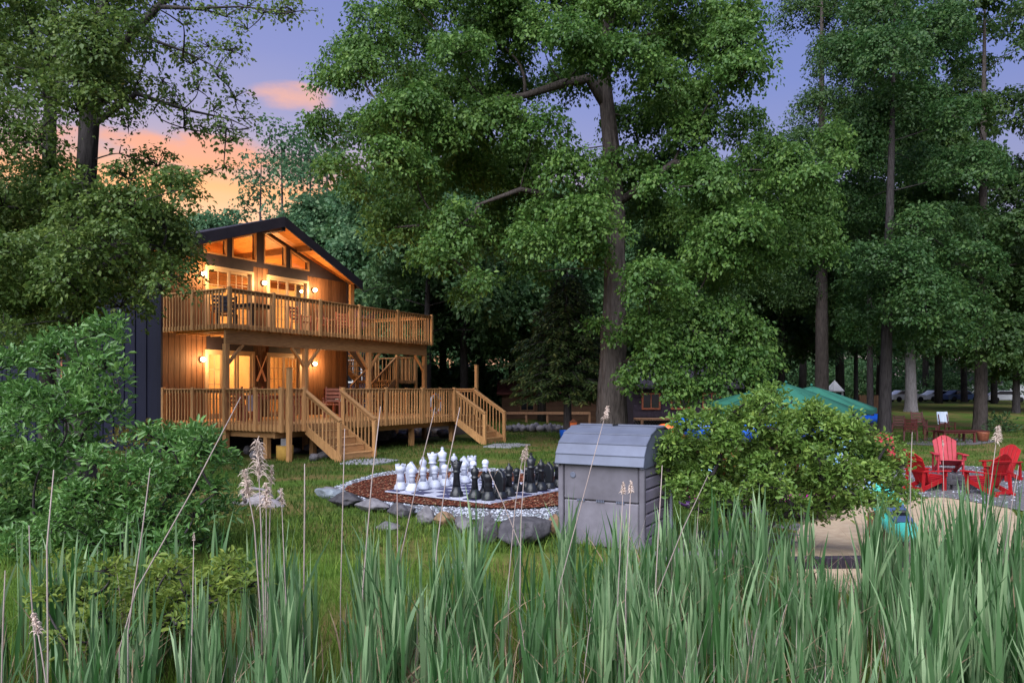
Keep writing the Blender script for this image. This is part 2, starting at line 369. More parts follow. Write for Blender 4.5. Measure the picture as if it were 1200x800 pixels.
def patch(name, pts, off, material, kind='structure', sub=.35, bumpz=0):
    bm = bmesh.new(); vs = [bm.verts.new((p[0], p[1], 0)) for p in pts]
    es = [bm.edges.new((vs[i], vs[(i + 1) % len(vs)])) for i in range(len(vs))]
    bmesh.ops.triangle_fill(bm, edges=es, use_beauty=True)
    for _ in range(7):
        long = [e for e in bm.edges if e.calc_length() > sub]
        if not long: break
        bmesh.ops.subdivide_edges(bm, edges=long, cuts=1); bmesh.ops.triangulate(bm, faces=bm.faces[:])
    for v in bm.verts:
        v.co.z = tz(v.co.x, v.co.y) + off + (bumpz * (mnoise.noise(v.co * 2.3)) if bumpz and not v.is_boundary else 0)
    bmesh.ops.recalc_face_normals(bm, faces=bm.faces)
    if sum(f.normal.z for f in bm.faces) < 0: bmesh.ops.reverse_faces(bm, faces=bm.faces[:])
    m = bpy.data.meshes.new(name); bm.to_mesh(m); bm.free(); m.shade_smooth()
    o = link(name, m, material); o['kind'] = kind; return o
def smooth_poly(pts, n=6):
    out = []; k = len(pts)
    for i in range(k):
        p0, p1, p2, p3 = [Vector(pts[(i + j) % k][:2]) for j in (-1, 0, 1, 2)]
        for s in range(n):
            t = s / n; out.append(.5 * ((2 * p1) + (p2 - p0) * t + (2 * p0 - 5 * p1 + 4 * p2 - p3) * t * t + (3 * p1 - p0 - 3 * p2 + p3) * t ** 3))
    return out
sand_poly = smooth_poly([G(*q)[:2] for q in ((930, 635), (945, 612), (1000, 592), (1060, 574), (1130, 582), (1185, 598), (1200, 640), (1120, 690), (1010, 695), (935, 680))])
patch('sand', sand_poly, .012, M['sand'], sub=.13, bumpz=.008)
ledge_poly = smooth_poly([G(*q)[:2] for q in ((775, 636), (830, 622), (900, 616), (962, 606), (955, 650), (1000, 658), (900, 672), (800, 668))])
patch('stone_ledge', ledge_poly, .006, M['gravelbed'], sub=.2, bumpz=.02)
grav_poly = smooth_poly([G(*q)[:2] for q in ((1028, 556), (1060, 549), (1120, 546), (1200, 553), (1260, 575), (1240, 603), (1170, 594), (1110, 584), (1050, 580))])
patch('gravel_path', grav_poly, .022, M['gravelbed'])
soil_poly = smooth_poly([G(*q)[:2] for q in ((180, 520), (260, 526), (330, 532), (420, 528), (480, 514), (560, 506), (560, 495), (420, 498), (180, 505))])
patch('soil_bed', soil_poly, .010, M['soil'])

# ------------------------------------------------------------------ the house (local axes: x along the gable front, y into the house)
TH = R(59.5); OX, OY = (267 - 600) / F * 20.5, 20.5
d1 = Vector((math.cos(TH), math.sin(TH), 0)); d2 = Vector((-math.sin(TH), math.cos(TH), 0))
def hw(u, v, z=0): return Vector((OX, OY, 0)) + d1 * u + d2 * v + Vector((0, 0, z))
house = thing('chalet_house', 'two-storey chalet with brown board front, skylit dark side and prow gable roof', 'house', (OX, OY, 0), TH)
RID, SL, PK = 3.7, .345, 7.53
def rz_(u): return PK - SL * abs(u - RID)
FV, UW, VB = 2.87, 7.73, 13.0
Fl, Fu = .95, 3.68                                    # floor levels
T = .26                                               # roof depth
rects = [(1.50, 3.25, Fu, 5.68), (3.93, 5.70, Fu, 5.68), (1.50, 3.29, Fl, 3.06), (3.94, 5.35, Fl, 3.06)]
gab = [(1.37, 2.24), (2.45, 3.41), (3.73, 4.69), (4.90, 5.77)]
def gtop(u): return rz_(u) - T - .12
ZB = 6.09
def col_spans(u0, u1, z0, z1f):
    cuts = sorted({u0, u1} | {x for r in rects for x in r[:2] if u0 < x < u1} | {x for r in gab for x in r if u0 < x < u1} | ({RID} if u0 < RID < u1 else set()))
    for a, b in zip(cuts, cuts[1:]):
        if b - a < .012: continue
        mid = (a + b) / 2; occ = [(r[2], r[3], None) for r in rects if r[0] < mid < r[1]] + [(ZB, None, 1) for r in gab if r[0] < mid < r[1]]
        z = z0
        for lo, hi, g in sorted(occ, key=lambda q: q[0]):
            if lo - z > .01: yield a, b, z, z, lo, lo
            if g: yield a, b, gtop(a), gtop(b), z1f(a), z1f(b); z = None; break
            z = hi
        if z is not None: yield a, b, z, z, z1f(a), z1f(b)
def slabm(mb, a, b, za, zb, zc, zd, v0, v1):
    mb.hexa([(a, v0, za), (b, v0, zb), (b, v1, zb), (a, v1, za), (a, v0, zc), (b, v0, zd), (b, v1, zd), (a, v1, zc)])
wall = MB()
for s in col_spans(.02, UW - .02, -.05, lambda u: rz_(u) - T + .01): slabm(wall, *s, FV + .03, FV + .16)
wall.b2((.03, FV + .16, -.1), (.15, VB, 5.95)); wall.b2((UW - .16, FV + .16, -.1), (UW - .02, VB, 5.95)); wall.b2((.15, VB - .13, -.1), (UW - .16, VB - .01, 6.6))
wall.build('wall', M['darkwall'], house)
nb = 40; bw = UW / nb
for i in range(nb):
    a, b = i * bw + .007, (i + 1) * bw - .007
    dv = rnd.uniform(-.004, .004)
    for lo, hi in ((.6, 3.40), (3.40, 5.92)):
        for s in col_spans(a, b, .6, lambda u: 5.92):
            z0, z1 = max(s[2], lo), min(s[4], hi)
            if z1 - z0 < .02: continue
            m = MB(); m.b2((s[0], FV - .005 + dv, z0 + .002), (s[1], FV + .03, z1)); m.build('siding_board', M['siding'], house)
# dark gable band with posts round the upper windows
band = MB()
for s in col_spans(.0, UW, 5.925, lambda u: rz_(u) - T - .005): slabm(band, *s, FV - .03, FV + .029)
band.build('gable_band', M['fascia'], house)
for a, b in gab:
    fr = MB(); za, zb = gtop(a), gtop(b); w = .045
    o_ = [(a, ZB), (b, ZB), (b, zb), (a, za)]; i_ = [(a + w, ZB + w), (b - w, ZB + w), (b - w, zb - w), (a + w, za - w)]
    for k in range(4):
        k2 = (k + 1) % 4
        q = [o_[k], o_[k2], i_[k2], i_[k]]
        fr.prism([(x, FV - .05, z) for x, z in q], (0, .09, 0))
    g = fr.build('gable_window', M['soffit'], house)
    MB().prism([(x, FV + .01, z) for x, z in i_], (0, .008, 0)).build('pane', M['glass'], g)
def slider(r, panes, mun, name='sliding_door'):
    u0, u1, z0, z1 = r; fr = MB(); w = .07
    fr.b2((u0 - .06, FV - .045, z0), (u0 + .03, FV + .12, z1 + .05)); fr.b2((u1 - .03, FV - .045, z0), (u1 + .06, FV + .12, z1 + .05)); fr.b2((u0 + .03, FV - .045, z1 - .03), (u1 - .03, FV + .12, z1 + .05)); fr.b2((u0 + .03, FV - .04, z0), (u1 - .03, FV + .11, z0 + .06))
    d = fr.build(name, M['trim'], house)
    W_ = (u1 - u0 - .06) / panes
    for p in range(panes):
        a = u0 + .03 + p * W_; b = a + W_; y = FV + .01 + .04 * (p % 2)
        sa = MB(); z0b, z1b = z0 + .06, z1 - .03
        sa.b2((a, y, z0b), (a + .07, y + .035, z1b)); sa.b2((b - .07, y, z0b), (b, y + .035, z1b)); sa.b2((a + .07, y, z0b), (b - .07, y + .035, z0b + .1)); sa.b2((a + .07, y, z1b - .07), (b - .07, y + .035, z1b))
        sa.build('sash', M['trim'], d)
        MB().b2((a + .07, y + .012, z0b + .1), (b - .07, y + .018, z1b - .07)).build('pane', M['glass'], d)
        nx_, nz_ = mun[p]
        if nx_:
            mm = MB(); gw = b - a - .14; gh = z1b - z0b - .17
            for k in range(1, nx_): mm.b2((a + .07 + gw * k / nx_ - .009, y + .004, z0b + .1), (a + .07 + gw * k / nx_ + .009, y + .026, z1b - .07))
            for k in range(1, nz_): mm.b2((a + .07, y + .002, z0b + .1 + gh * k / nz_ - .009), (b - .07, y + .028, z0b + .1 + gh * k / nz_ + .009))
            mm.build('muntin', M['trim'], d)
slider(rects[0], 2, [(2, 4), (3, 5)]); slider(rects[1], 2, [(2, 4), (0, 0)])
slider(rects[2], 3, [(2, 4), (0, 0), (0, 0)]); slider(rects[3], 2, [(3, 5), (3, 5)], 'french_door')
# roof: two slabs meeting in a prow
for sgn, ue in ((-1, -.45), (1, 8.15)):
    zt = lambda u: rz_(u)
    top = [(RID, 1.85), (ue, 2.45), (ue, VB + .5), (RID, VB + .5)]
    m = MB(); n = 4
    m.add([(u, v, zt(u)) for u, v in top] + [(u, v, zt(u) - .07) for u, v in top], [(0, 1, 2, 3), (7, 6, 5, 4), (0, 4, 5, 1), (1, 5, 6, 2), (2, 6, 7, 3), (3, 7, 4, 0)])
    rf = m.build('roof', M['shingle'], house)
    # plank soffit / ceiling pieces, each board its own
    v = 1.95; k = 0
    L_ = abs(ue - RID)
    nbd = 15
    for i in range(nbd):
        ua = RID + (ue - RID) * (i / nbd) + sgn * .003; ub = RID + (ue - RID) * ((i + 1) / nbd) - sgn * .003
        if abs(ub - RID) > L_ - .05: ub = ue - sgn * .06
        va = 1.95 + .6 * abs(ua - RID) / L_; vb = 1.95 + .6 * abs(ub - RID) / L_
        pts = [(ua, va), (ub, vb), (ub, VB), (ua, VB)]
        q = MB().add([(u, w, zt(u) - .075) for u, w in pts] + [(u, w, zt(u) - .115) for u, w in pts], [(0, 1, 2, 3), (7, 6, 5, 4), (0, 4, 5, 1), (1, 5, 6, 2), (2, 6, 7, 3), (3, 7, 4, 0)])
        q.build('ceiling_board', M['pine'], house)
    # barge board
    p0, p1 = (RID, 1.80), (ue, 2.42)
    dz = .34
    b_ = MB().add([(p0[0], p0[1], zt(p0[0]) - .005), (p1[0], p1[1], zt(p1[0]) - .005), (p1[0], p1[1], zt(p1[0]) - dz), (p0[0], p0[1], zt(p0[0]) - dz)] +
                  [(p0[0], p0[1] + .045, zt(p0[0]) - .005), (p1[0], p1[1] + .045, zt(p1[0]) - .005), (p1[0], p1[1] + .045, zt(p1[0]) - dz), (p0[0], p0[1] + .045, zt(p0[0]) - dz)],
                  [(0, 1, 2, 3), (7, 6, 5, 4), (0, 4, 5, 1), (1, 5, 6, 2), (2, 6, 7, 3), (3, 7, 4, 0)])
    b_.build('barge_board', M['fascia'], house)
    MB().b2((ue - .04 if sgn < 0 else ue, 2.47, zt(ue) - .26), (ue if sgn < 0 else ue + .04, VB + .5, zt(ue) - .01)).build('eave_board', M['fascia'], house)
    MB().beam((RID + sgn * 1.55, 2.2, zt(RID + sgn * 1.55) - .21), (RID + sgn * 1.55, VB - .3, zt(RID + sgn * 1.55) - .21), .11, .18).build('purlin', M['beamw'], house)
MB().beam((RID, 1.87, PK - .29), (RID, VB - .3, PK - .29), .16, .34).build('ridge_beam', M['fascia'], house)
# corner boards and board-and-batten side
MB().b2((-.06, FV - .03, -.05), (.0, FV + .16, 5.92)).build('corner_board', M['skylit'], house)
MB().b2((UW - .0, FV - .03, -.05), (UW + .06, FV + .16, 5.92)).build('corner_board', M['fascia'], house)
MB().b2((UW + .10, FV - .12, Fu), (UW + .30, FV + .08, 5.85)).build('corner_post', M['deck'], house)
n = 18; sw = (VB - FV - .17) / n
for i in range(n):
    a = FV + .17 + i * sw
    spans = [(-.05, 5.9)]
    if 9 <= i <= 10: spans = [(-.05, 2.0), (3.1, 5.9)]
    for z0, z1 in spans: MB().b2((-.012 - rnd.uniform(0, .006), a + .004, z0), (.03, a + sw - .004, z1)).build('side_board', M['skylit'], house)
    if i not in (10,): MB().b2((-.045, a - .03, -.05), (-.012, a + .03, 5.9)).build('batten', M['skylit'], house)
    else:
        MB().b2((-.045, a - .03, -.05), (-.012, a + .03, 2.0)).build('batten', M['skylit'], house)
sv = FV + .17 + 9 * sw
swd = MB(); swd.b2((-.05, sv, 2.0), (.02, sv + .09, 3.1)); swd.b2((-.05, sv + 2 * sw - .09, 2.0), (.02, sv + 2 * sw, 3.1)); swd.b2((-.05, sv + .09, 3.01), (.02, sv + 2 * sw - .09, 3.1)); swd.b2((-.05, sv + .09, 2.0), (.02, sv + 2 * sw - .09, 2.09))
swo = swd.build('side_window', M['rustwood'], house)
MB().b2((-.015, sv + .09, 2.09), (-.005, sv + 2 * sw - .09, 3.01)).build('pane', M['carglass'], swo)
# inside: floors, back walls, partitions, beams
MB().b2((.16, FV + .17, Fu - .22), (UW - .17, VB - .14, Fu - .01)).build('upper_floor', M['pine'], house)
MB().b2((.16, FV + .17, Fl - .2), (UW - .17, VB - .14, Fl - .01)).build('lower_floor', M['pine'], house)
MB().b2((.16, 7.4, Fu), (UW - .17, 7.5, 6.0)).build('inner_wall', M['inner'], house)
MB().b2((.16, 5.4, Fl), (UW - .17, 5.5, Fu - .23)).build('inner_wall', M['inner'], house)
MB().b2((3.55, FV + .3, Fl), (3.65, 5.39, Fu - .23)).build('partition', M['inner'], house)
MB().b2((.16, FV + .17, Fu), (.2, 7.39, 5.7)).build('inner_wall', M['inner'], house)
MB().b2((UW - .21, FV + .17, Fu), (UW - .17, 7.39, 5.97)).build('inner_wall', M['inner'], house)
MB().b2((UW - .21, FV + .17, Fl), (UW - .17, 5.39, Fu - .23)).build('inner_wall', M['inner'], house)
MB().prism([(.5, 7.44, 6.0), (UW - .5, 7.44, 6.0), (RID, 7.44, PK - .2)], (0, .05, 0)).build('inner_gable', M['pine'], house)
for v in (4.0, 5.4, 6.8): MB().b2((.2, v, 5.75), (UW - .2, v + .12, 5.97)).build('tie_beam', M['beamw'], house)
def curtain(u0, u1, v, z0, z1):
    m = MB(); n = 24
    pts = [(u0 + (u1 - u0) * k / n, v + .035 * math.sin(k * 2.1)) for k in range(n + 1)]
    vs = [(x, y, z0) for x, y in pts] + [(x, y, z1) for x, y in pts]
    m.add(vs, [(k, k + 1, n + 2 + k, n + 1 + k) for k in range(n)]); return m
for (u0, u1, z0, z1) in ((1.55, 1.80, Fl + .02, 3.0), (3.98, 4.2, Fl + .02, 3.0), (1.55, 1.75, Fu + .02, 5.6), (5.4, 5.66, Fu + .02, 5.6)):
    curtain(u0, u1, FV + .28, z0, z1).build('curtain', M['curtain'], house, True)
# a picture, cabinet and chairs glimpsed inside
MB().b2((2.2, 5.30, 1.5), (2.9, 5.395, 2.5)).build('inner_door', M['soffit'], house)
MB().b2((4.6, 7.3, 4.3), (5.5, 7.395, 5.1)).build('framed_picture', M['beamw'], house)
MB().b2((1.0, 7.0, Fu), (2.6, 7.39, 5.2)).build('bookcase', M['beamw'], house)
MB().b2((4.1, 4.7, Fl), (5.2, 5.3, 1.9)).build('sideboard', M['beamw'], house)
MB().b2((3.9, 4.8, 1.91), (4.25, 5.2, 2.25)).build('table_lamp', M['rustwood'], house)

def lamp(name, u, v, z, e, col, r=.06):
    l = bpy.data.lights.new(name, 'POINT'); l.energy = e; l.color = col; l.shadow_soft_size = r
    o = bpy.data.objects.new(name, l); C.objects.link(o); o.location = hw(u, v, z); return o
WARM = (1.0, .55, .20)
for u, v, z, e in ((2.0, 5.2, 5.3, 190), (5.4, 5.2, 5.3, 190), (3.7, 4.4, 6.4, 60), (2.4, 4.4, 3.0, 115), (4.9, 4.1, 3.0, 115)): lamp('room_lamp', u, v, z, e, WARM, .12)
# wall lamps on the front
lamps = [(1.33, 5.42, 'upper front wall left of the left sliding door'), (3.68, 5.42, 'upper front wall between the two sliding doors'), (5.98, 5.44, 'upper front wall right of the right sliding door'),
         (1.30, 2.79, 'lower front wall left of the wide glass door'), (5.98, 2.79, 'lower front wall right of the french door')]
SIDE = [(UW + .09, 4.3, 3.0, 'right side wall of the house facing the switchback staircase')]
for u, z, w in lamps:
    t = thing('wall_lamp', 'lit globe wall lamp on the ' + w, 'wall lamp', hw(u, FV - .01, z), TH, 'globe lamps on the house front')
    MB().b2((-.05, -.025, -.09), (.05, -.001, .05)).build('back_plate', M['blackmetal'], t, bevel=.006)
    MB().tube([(0, -.02, -.05), (0, -.09, -.07), (0, -.11, -.05)], .012, 8).build('arm', M['blackmetal'], t, True)
    MB().lathe([(.03, -.07), (.055, -.05), (.075, -.01), (.07, .035), (.045, .06), (.015, .068)], 14, (0, -.11, 0)).build('globe', M['bulb'], t, True)
    lamp('wall_lamp_light', u, FV - .42, z - .01, 75, (1.0, .60, .26), .06)
for u, v, z, w in SIDE:
    t = thing('wall_lamp', 'lit globe wall lamp on the ' + w, 'wall lamp', hw(UW + .001, v, z), TH + math.pi / 2, 'globe lamps on the house front')
    MB().b2((-.05, -.06, -.09), (.05, -.001, .05)).build('back_plate', M['blackmetal'], t, bevel=.006)
    MB().tube([(0, -.05, -.05), (0, -.09, -.07), (0, -.11, -.05)], .012, 8).build('arm', M['blackmetal'], t, True)
    MB().lathe([(.03, -.07), (.055, -.05), (.075, -.01), (.07, .035), (.045, .06), (.015, .068)], 14, (0, -.13, 0)).build('globe', M['bulb'], t, True)
    lamp('wall_lamp_light', UW + .32, v, z, 60, (1.0, .60, .26), .06)
# crossed oars
for s, w in ((1, 'leaning right'), (-1, 'leaning left')):
    t = thing('wooden_oar', 'reddish wooden oar %s, crossed with another on the lower front wall' % w, 'oar', hw(3.62, FV - .03 - .022 * (s > 0), 2.55), TH)
    a = Vector((s * .19, 0, .41)); b = -a
    MB().beam(a * -.05, a, .028, .02, (0, 1, 0)).build('shaft', M['oar'], t)
    MB().beam(a * -.06, b, .085, .018, (0, 1, 0)).build('blade', M['oar'], t, bevel=.006)
    MB().beam(a * 1.0, a * 1.06, .05, .025, (0, 1, 0)).build('grip', M['oar'], t)

# ------------------------------------------------------------------ decks
def shared(name, d, c=(0, 0, 0), bevel=.004): return MB().box(c, d).mesh(name, bevel=bevel)
BAL = shared('baluster', (.034, .034, 1.0)); BAL.materials.append(M['deck'])
def baluster(parent, x, y, z0, h): link('baluster', BAL, None, parent, (x, y, z0 + h / 2), (0, 0, 0), (1, 1, h))
def railing(parent, p, q, zf, zt, hang, out, posts=(), skip_bal=False):
    """p,q in local xy; zf deck floor; zt rail top; balusters hang to `hang`; out = outward unit"""
    p, q = Vector((*p, 0)), Vector((*q, 0)); d = (q - p).normalized(); ln = (q - p).length; out = Vector((*out, 0))
    MB().beam(p + Vector((0, 0, zt - .02)), q + Vector((0, 0, zt - .02)), .14, .038).build('top_rail', M['deckh'], parent, bevel=.005)
    MB().beam(p + Vector((0, 0, zt - .085)), q + Vector((0, 0, zt - .085)), .038, .085).build('upper_rail', M['deckh'], parent, bevel=.004)
    n = int(ln / .138); ps = [k for k in posts]
    for k in range(n + 1):
        s = (k + .5) * ln / (n + 1)
        if any(abs(s - a) < .075 for a in ps): continue
        b = p + d * s + out * .040
        baluster(parent, b.x, b.y, hang, zt - .045 - hang)
    for a in ps:
        b = p + d * a + out * .055
        MB().b2((b.x - .046, b.y - .046, hang), (b.x + .046, b.y + .046, zt + .03)).build('rail_post', M['deck'], parent, bevel=.006)
def rim(parent, p, q, z0, z1, w=.04): MB().beam((*p, (z0 + z1) / 2), (*q, (z0 + z1) / 2), w, z1 - z0).build('rim_joist', M['deckh'], parent, bevel=.004)
def planks(parent, u0, u1, v0, v1, z, w=.14):
    n = int(round((v1 - v0) / w)); w = (v1 - v0) / n
    me = MB().box((0, 0, 0), (u1 - u0, w - .008, .032)).mesh('deck_board'); me.materials.append(M['deckh'])
    for i in range(n): link('deck_board', me, None, parent, ((u0 + u1) / 2, v0 + (i + .5) * w, z - .016))
# upper balcony
UE, HB = 9.23, 3.53
balc = thing('wooden_balcony', 'upper wooden balcony with long baluster railing along the house front', 'balcony', (OX, OY, 0), TH)
planks(balc, .05, UE - .05, .05, FV - .06, Fu)
rim(balc, (0, .0), (UE, .0), HB + .02, Fu - .0); rim(balc, (0, .021), (0, FV - .05), HB + .02, Fu); rim(balc, (UE, .021), (UE, FV - .05), HB + .02, Fu)
rim(balc, (.02, FV - .06), (UE - .02, FV - .06), HB + .02, Fu - .036)
me = MB().box((0, 0, 0), (.04, FV - .14, .14)).mesh('joist'); me.materials.append(M['deck'])
for k in range(1, 23): link('joist', me, None, balc, (k * .4, FV / 2 - .02, Fu - .036 - .072))
railing(balc, (.0, 0), (UE, 0), Fu, 4.65, HB, (0, -1), (0.02, 1.55, 3.4, 5.2, 7.2, 9.2))
railing(balc, (0, .1), (0, FV - .08), Fu, 4.648, HB, (-1, 0), (1.30,))
railing(balc, (UE, .1), (UE, FV - .02), Fu, 4.648, HB, (1, 0), (1.4, 2.7))
railing(balc, (UW + .5, FV - .03), (UE - .05, FV - .03), Fu, 4.646, Fu + .05, (0, 1), ())
MB().b2((.05, .16, 3.13), (UE - .05, .24, HB + .015)).build('beam', M['deckh'], balc, bevel=.006)
for u in (.10, 3.03, 5.94, 9.08):
    MB().b2((u - .07, .13, 0.0 if u < .5 else .0), (u + .07, .27, 3.127)).build('post', M['deck'], balc, bevel=.008)
    for s in (-1, 1):
        if u < .5 and s < 0 or u > 9 and s > 0: continue
        MB().beam((u + s * .06, .2, 2.58), (u + s * .56, .2, 3.125), .07, .09, (0, 1, 0)).build('brace', M['deck'], balc)
# lower deck
V0, LE, HL = -2.10, 9.15, .76
deck = thing('wooden_deck', 'low wooden deck with baluster railing in front of the chalet', 'deck', (OX, OY, 0), TH)
planks(deck, .05, LE - .05, V0 + .05, FV - .06, Fl)
planks(deck, UW + .35, 12.4, FV - .05, 5.4, Fl)
rim(deck, (0, V0), (LE, V0), HL + .01, Fl); rim(deck, (0, V0 + .021), (0, FV - .05), HL + .01, Fl); rim(deck, (LE, V0 + .021), (LE, 5.4), HL + .01, Fl)
me = MB().box((0, 0, 0), (.04, 4.6, .15)).mesh('joist'); me.materials.append(M['deck'])
for k in range(1, 23): link('joist', me, None, deck, (k * .4, .33, Fl - .036 - .077))
railing(deck, (0, FV - .08), (0, V0), Fl, 1.90, HL, (-1, 0), (.05, 1.4, 2.72, 3.95, 4.93))
railing(deck, (.02, V0), (.72, V0), Fl, 1.902, HL, (0, -1), (.68,))
railing(deck, (2.16, V0), (7.72, V0), Fl, 1.902, HL, (0, -1), (.03, 1.9, 3.7, 5.52))
railing(deck, (LE, V0 + .05), (LE, 2.6), Fl, 1.90, HL, (1, 0), (.05, 1.6, 3.2, 4.6))
for u in (1.5, 3.6, 5.9, 8.2): MB().b2((u - .07, V0 + .35, .02), (u + .07, V0 + .49, .58)).build('post', M['deck'], deck)
for u, v in ((.25, .8), (.3, -1.2)): MB().b2((u - .07, v - .07, .02), (u + .07, v + .07, .58)).build('post', M['deck'], deck)
MB().b2((.1, V0 + .38, .585), (LE - .1, V0 + .46, HL - .004)).build('beam', M['deckh'], deck)
MB().b2((.22, V0 + .5, .585), (.30, FV - .3, HL - .004)).build('beam', M['deckh'], deck)
# tall loose posts beside the deck
for nm, (x, y), z0, zt, r, lab in (('timber_post', hw(.03, V0 - .22)[:2], -.0, 2.42, .055, 'tall square timber post standing in front of the deck corner by the stairs'),
                                   ('timber_post', hw(9.55, V0 + .25)[:2], -.0, 2.75, .055, 'tall square timber post at the far right end of the deck')):
    t = thing(nm, lab, 'post', (x, y, z0), TH)
    MB().b2((-r, -r, -.05), (r, r, zt)).build('shaft', M['deck'], t, bevel=.006); MB().b2((-r - .012, -r - .012, zt), (r + .012, r + .012, zt + .02)).build('cap', M['deck'], t)
ft = thing('footing_tube', 'yellow cardboard footing tube under the deck corner', 'footing', hw(.32, V0 + .25)); 
MB().lathe([(.22, -.05), (.22, .40), (.205, .40), (.205, .38)], 20).build('tube', M['yellow'], ft, True); MB().lathe([(.2, .3), (.2, .39)], 20).build('fill', M['concrete'], ft)
MB().b2((-.08, -.08, .392), (.08, .08, .58)).build('bracket', M['concrete'], ft)
def stairs(u0, u1, label):
    t = thing('deck_stairs', label, 'stairs', (OX, OY, 0), TH, 'stairs down from the deck')
    n = 5; run = 1.20; rise = Fl / n
    for k in range(n - 1):
        zt = Fl - (k + 1) * rise; va = V0 - .03 - k * run / (n - 1)
        for j in (0, 1): MB().b2((u0 + .05, va - .155 - j * .15 + .005, zt - .036), (u1 - .05, va - .005 - j * .15, zt)).build('tread', M['deckh'], t, bevel=.004)
        MB().b2((u0 + .05, va - .29, zt - rise + .0), (u1 - .05, va - .268, zt - .038)).build('riser', M['deckh'], t)
    for u in (u0, u1):
        MB().prism([(u - .02, V0 - .03, Fl - .26), (u - .02, V0 - .03, Fl - .01), (u - .02, V0 - run - .12, .16), (u - .02, V0 - run - .12, .0), (u - .02, V0 - run + .1, .0)], (.04, 0, 0)).build('stringer', M['deck'], t)
        zt0, zt1 = 1.88, 1.06; va, vb = V0 - .02, V0 - run - .10
        MB().beam((u, va, zt0 - .03), (u, vb, zt1), .13, .038).build('hand_rail', M['deckh'], t, bevel=.005)
        MB().beam((u, va, zt0 - .10), (u, vb, zt1 - .07), .038, .08).build('under_rail', M['deckh'], t)
        MB().b2((u - .048, vb - .0, -.02), (u + .048, vb + .096, zt1 - .04)).build('newel_post', M['deck'], t, bevel=.006)
        for k in range(9):
            s = (k + .8) / 9.6; v = va + (vb - va) * s; zz = zt0 + (zt1 - zt0) * s - .11; zlo = Fl - .10 + (0.05 - Fl + .1) * s
            baluster(t, u, v, max(.03, zlo), zz - max(.03, zlo))
    return t
stairs(.78, 2.14, 'wooden stairs with two handrails down from the front of the deck')
stairs(7.76, 9.05, 'wooden stairs at the far right end of the deck')
# staircase up to the balcony behind
st = thing('switchback_staircase', 'wooden staircase with landing climbing to the balcony behind the deck', 'stairs', (OX, OY, 0), TH)
def flight(u0, u1, z0, z1, va, vb, n):
    for k in range(n):
        f0, f1 = k / n, (k + 1) / n; zz = z0 + (z1 - z0) * f1
        a, b = u0 + (u1 - u0) * f0, u0 + (u1 - u0) * f1
        MB().b2((min(a, b), va + .03, zz - .036), (max(a, b), vb - .03, zz)).build('tread', M['deckh'], st)
    for v in (va, vb):
        MB().beam((u0, v, z0 + .02), (u1, v, z1 - .04), .04, .24).build('stringer', M['deckh'], st)
        MB().beam((u0, v, z0 + 1.05), (u1, v, z1 + .95), .09, .05).build('hand_rail', M['deckh'], st)
        m = int(abs(u1 - u0) / .13)
        for k in range(m):
            s = (k + .5) / m; baluster(st, u0 + (u1 - u0) * s, v, z0 + (z1 - z0) * s + .05, .95)
flight(9.3, 10.95, Fl, 2.25, 3.1, 4.1, 7)
flight(10.9, 9.3, 2.25, Fu, 4.3, 5.3, 7)
MB().b2((10.97, 3.05, 2.14), (12.3, 5.35, 2.25)).build('landing', M['deckh'], st)
for (u, v) in ((10.99, 3.08), (12.28, 3.08), (12.28, 5.3), (10.99, 5.3)): MB().b2((u - .05, v - .05, 0), (u + .05, v + .05, 3.3)).build('post', M['deck'], st)
for p, q in (((11.05, 3.05), (12.25, 3.05)), ((12.3, 3.1), (12.3, 5.3))):
    MB().beam((*p, 3.24), (*q, 3.24), .12, .04).build('top_rail', M['deckh'], st)
    for k in range(10):
        s = (k + .5) / 10; baluster(st, p[0] + (q[0] - p[0]) * s, p[1] + (q[1] - p[1]) * s, 2.1, 1.12)
MB().b2((UW + .3, 5.42, 3.5), (9.3, 5.5, Fu)).build('upper_landing', M['deckh'], st)

# paving slabs at the foot of the stairs
def slab(pxs, label):
    pts = [G(*q) for q in pxs]; c = sum(pts, Vector()) / len(pts)
    t = MB().prism([(p.x - c.x, p.y - c.y, -.03) for p in pts], (0, 0, .065)).build('paving_slab', M['slab'], bevel=.012); t.location = (c.x, c.y, c.z)
    return tag(t, label, 'paving slab', 'flat stone slabs at the foot of the stairs')
slab([(398, 544), (412, 539.5), (448, 538), (468, 540), (440, 544.5)], 'pale flat stone slab at the foot of the front stairs')
slab([(566, 524), (580, 520.5), (606, 520), (622, 521.5), (600, 525)], 'pale flat stone slab at the foot of the far right stairs')

# ------------------------------------------------------------------ deck furniture
def make_chair(mat_, label, group=None):
    t = thing('patio_chair', label, 'chair', (0, 0, 0), 0, group)
    for s in (-1, 1):
        MB().beam((s * .25, -.22, 0), (s * .25, -.20, .62), .045, .045).build('leg', mat_, t)
        MB().beam((s * .25, .24, 0), (s * .25, .20, .45), .045, .045).build('leg', mat_, t)
        MB().beam((s * .26, -.26, .635), (s * .26, .25, .635), .06, .03).build('armrest', mat_, t)
        MB().beam((s * .22, .20, .42), (s * .22, .34, 1.0), .045, .04).build('back_post', mat_, t)
    for k in range(5): MB().b2((-.23, -.22 + k * .088, .42), (.23, -.22 + k * .088 + .07, .445)).build('seat_slat', mat_, t)
    for k in range(4):
        z = .55 + k * .12; MB().box((0, .225 + (z - .42) * .24, z), (.42, .02, .085), M=Matrix.Rotation(-.22, 3, 'X')).build('back_slat', mat_, t)
    return t
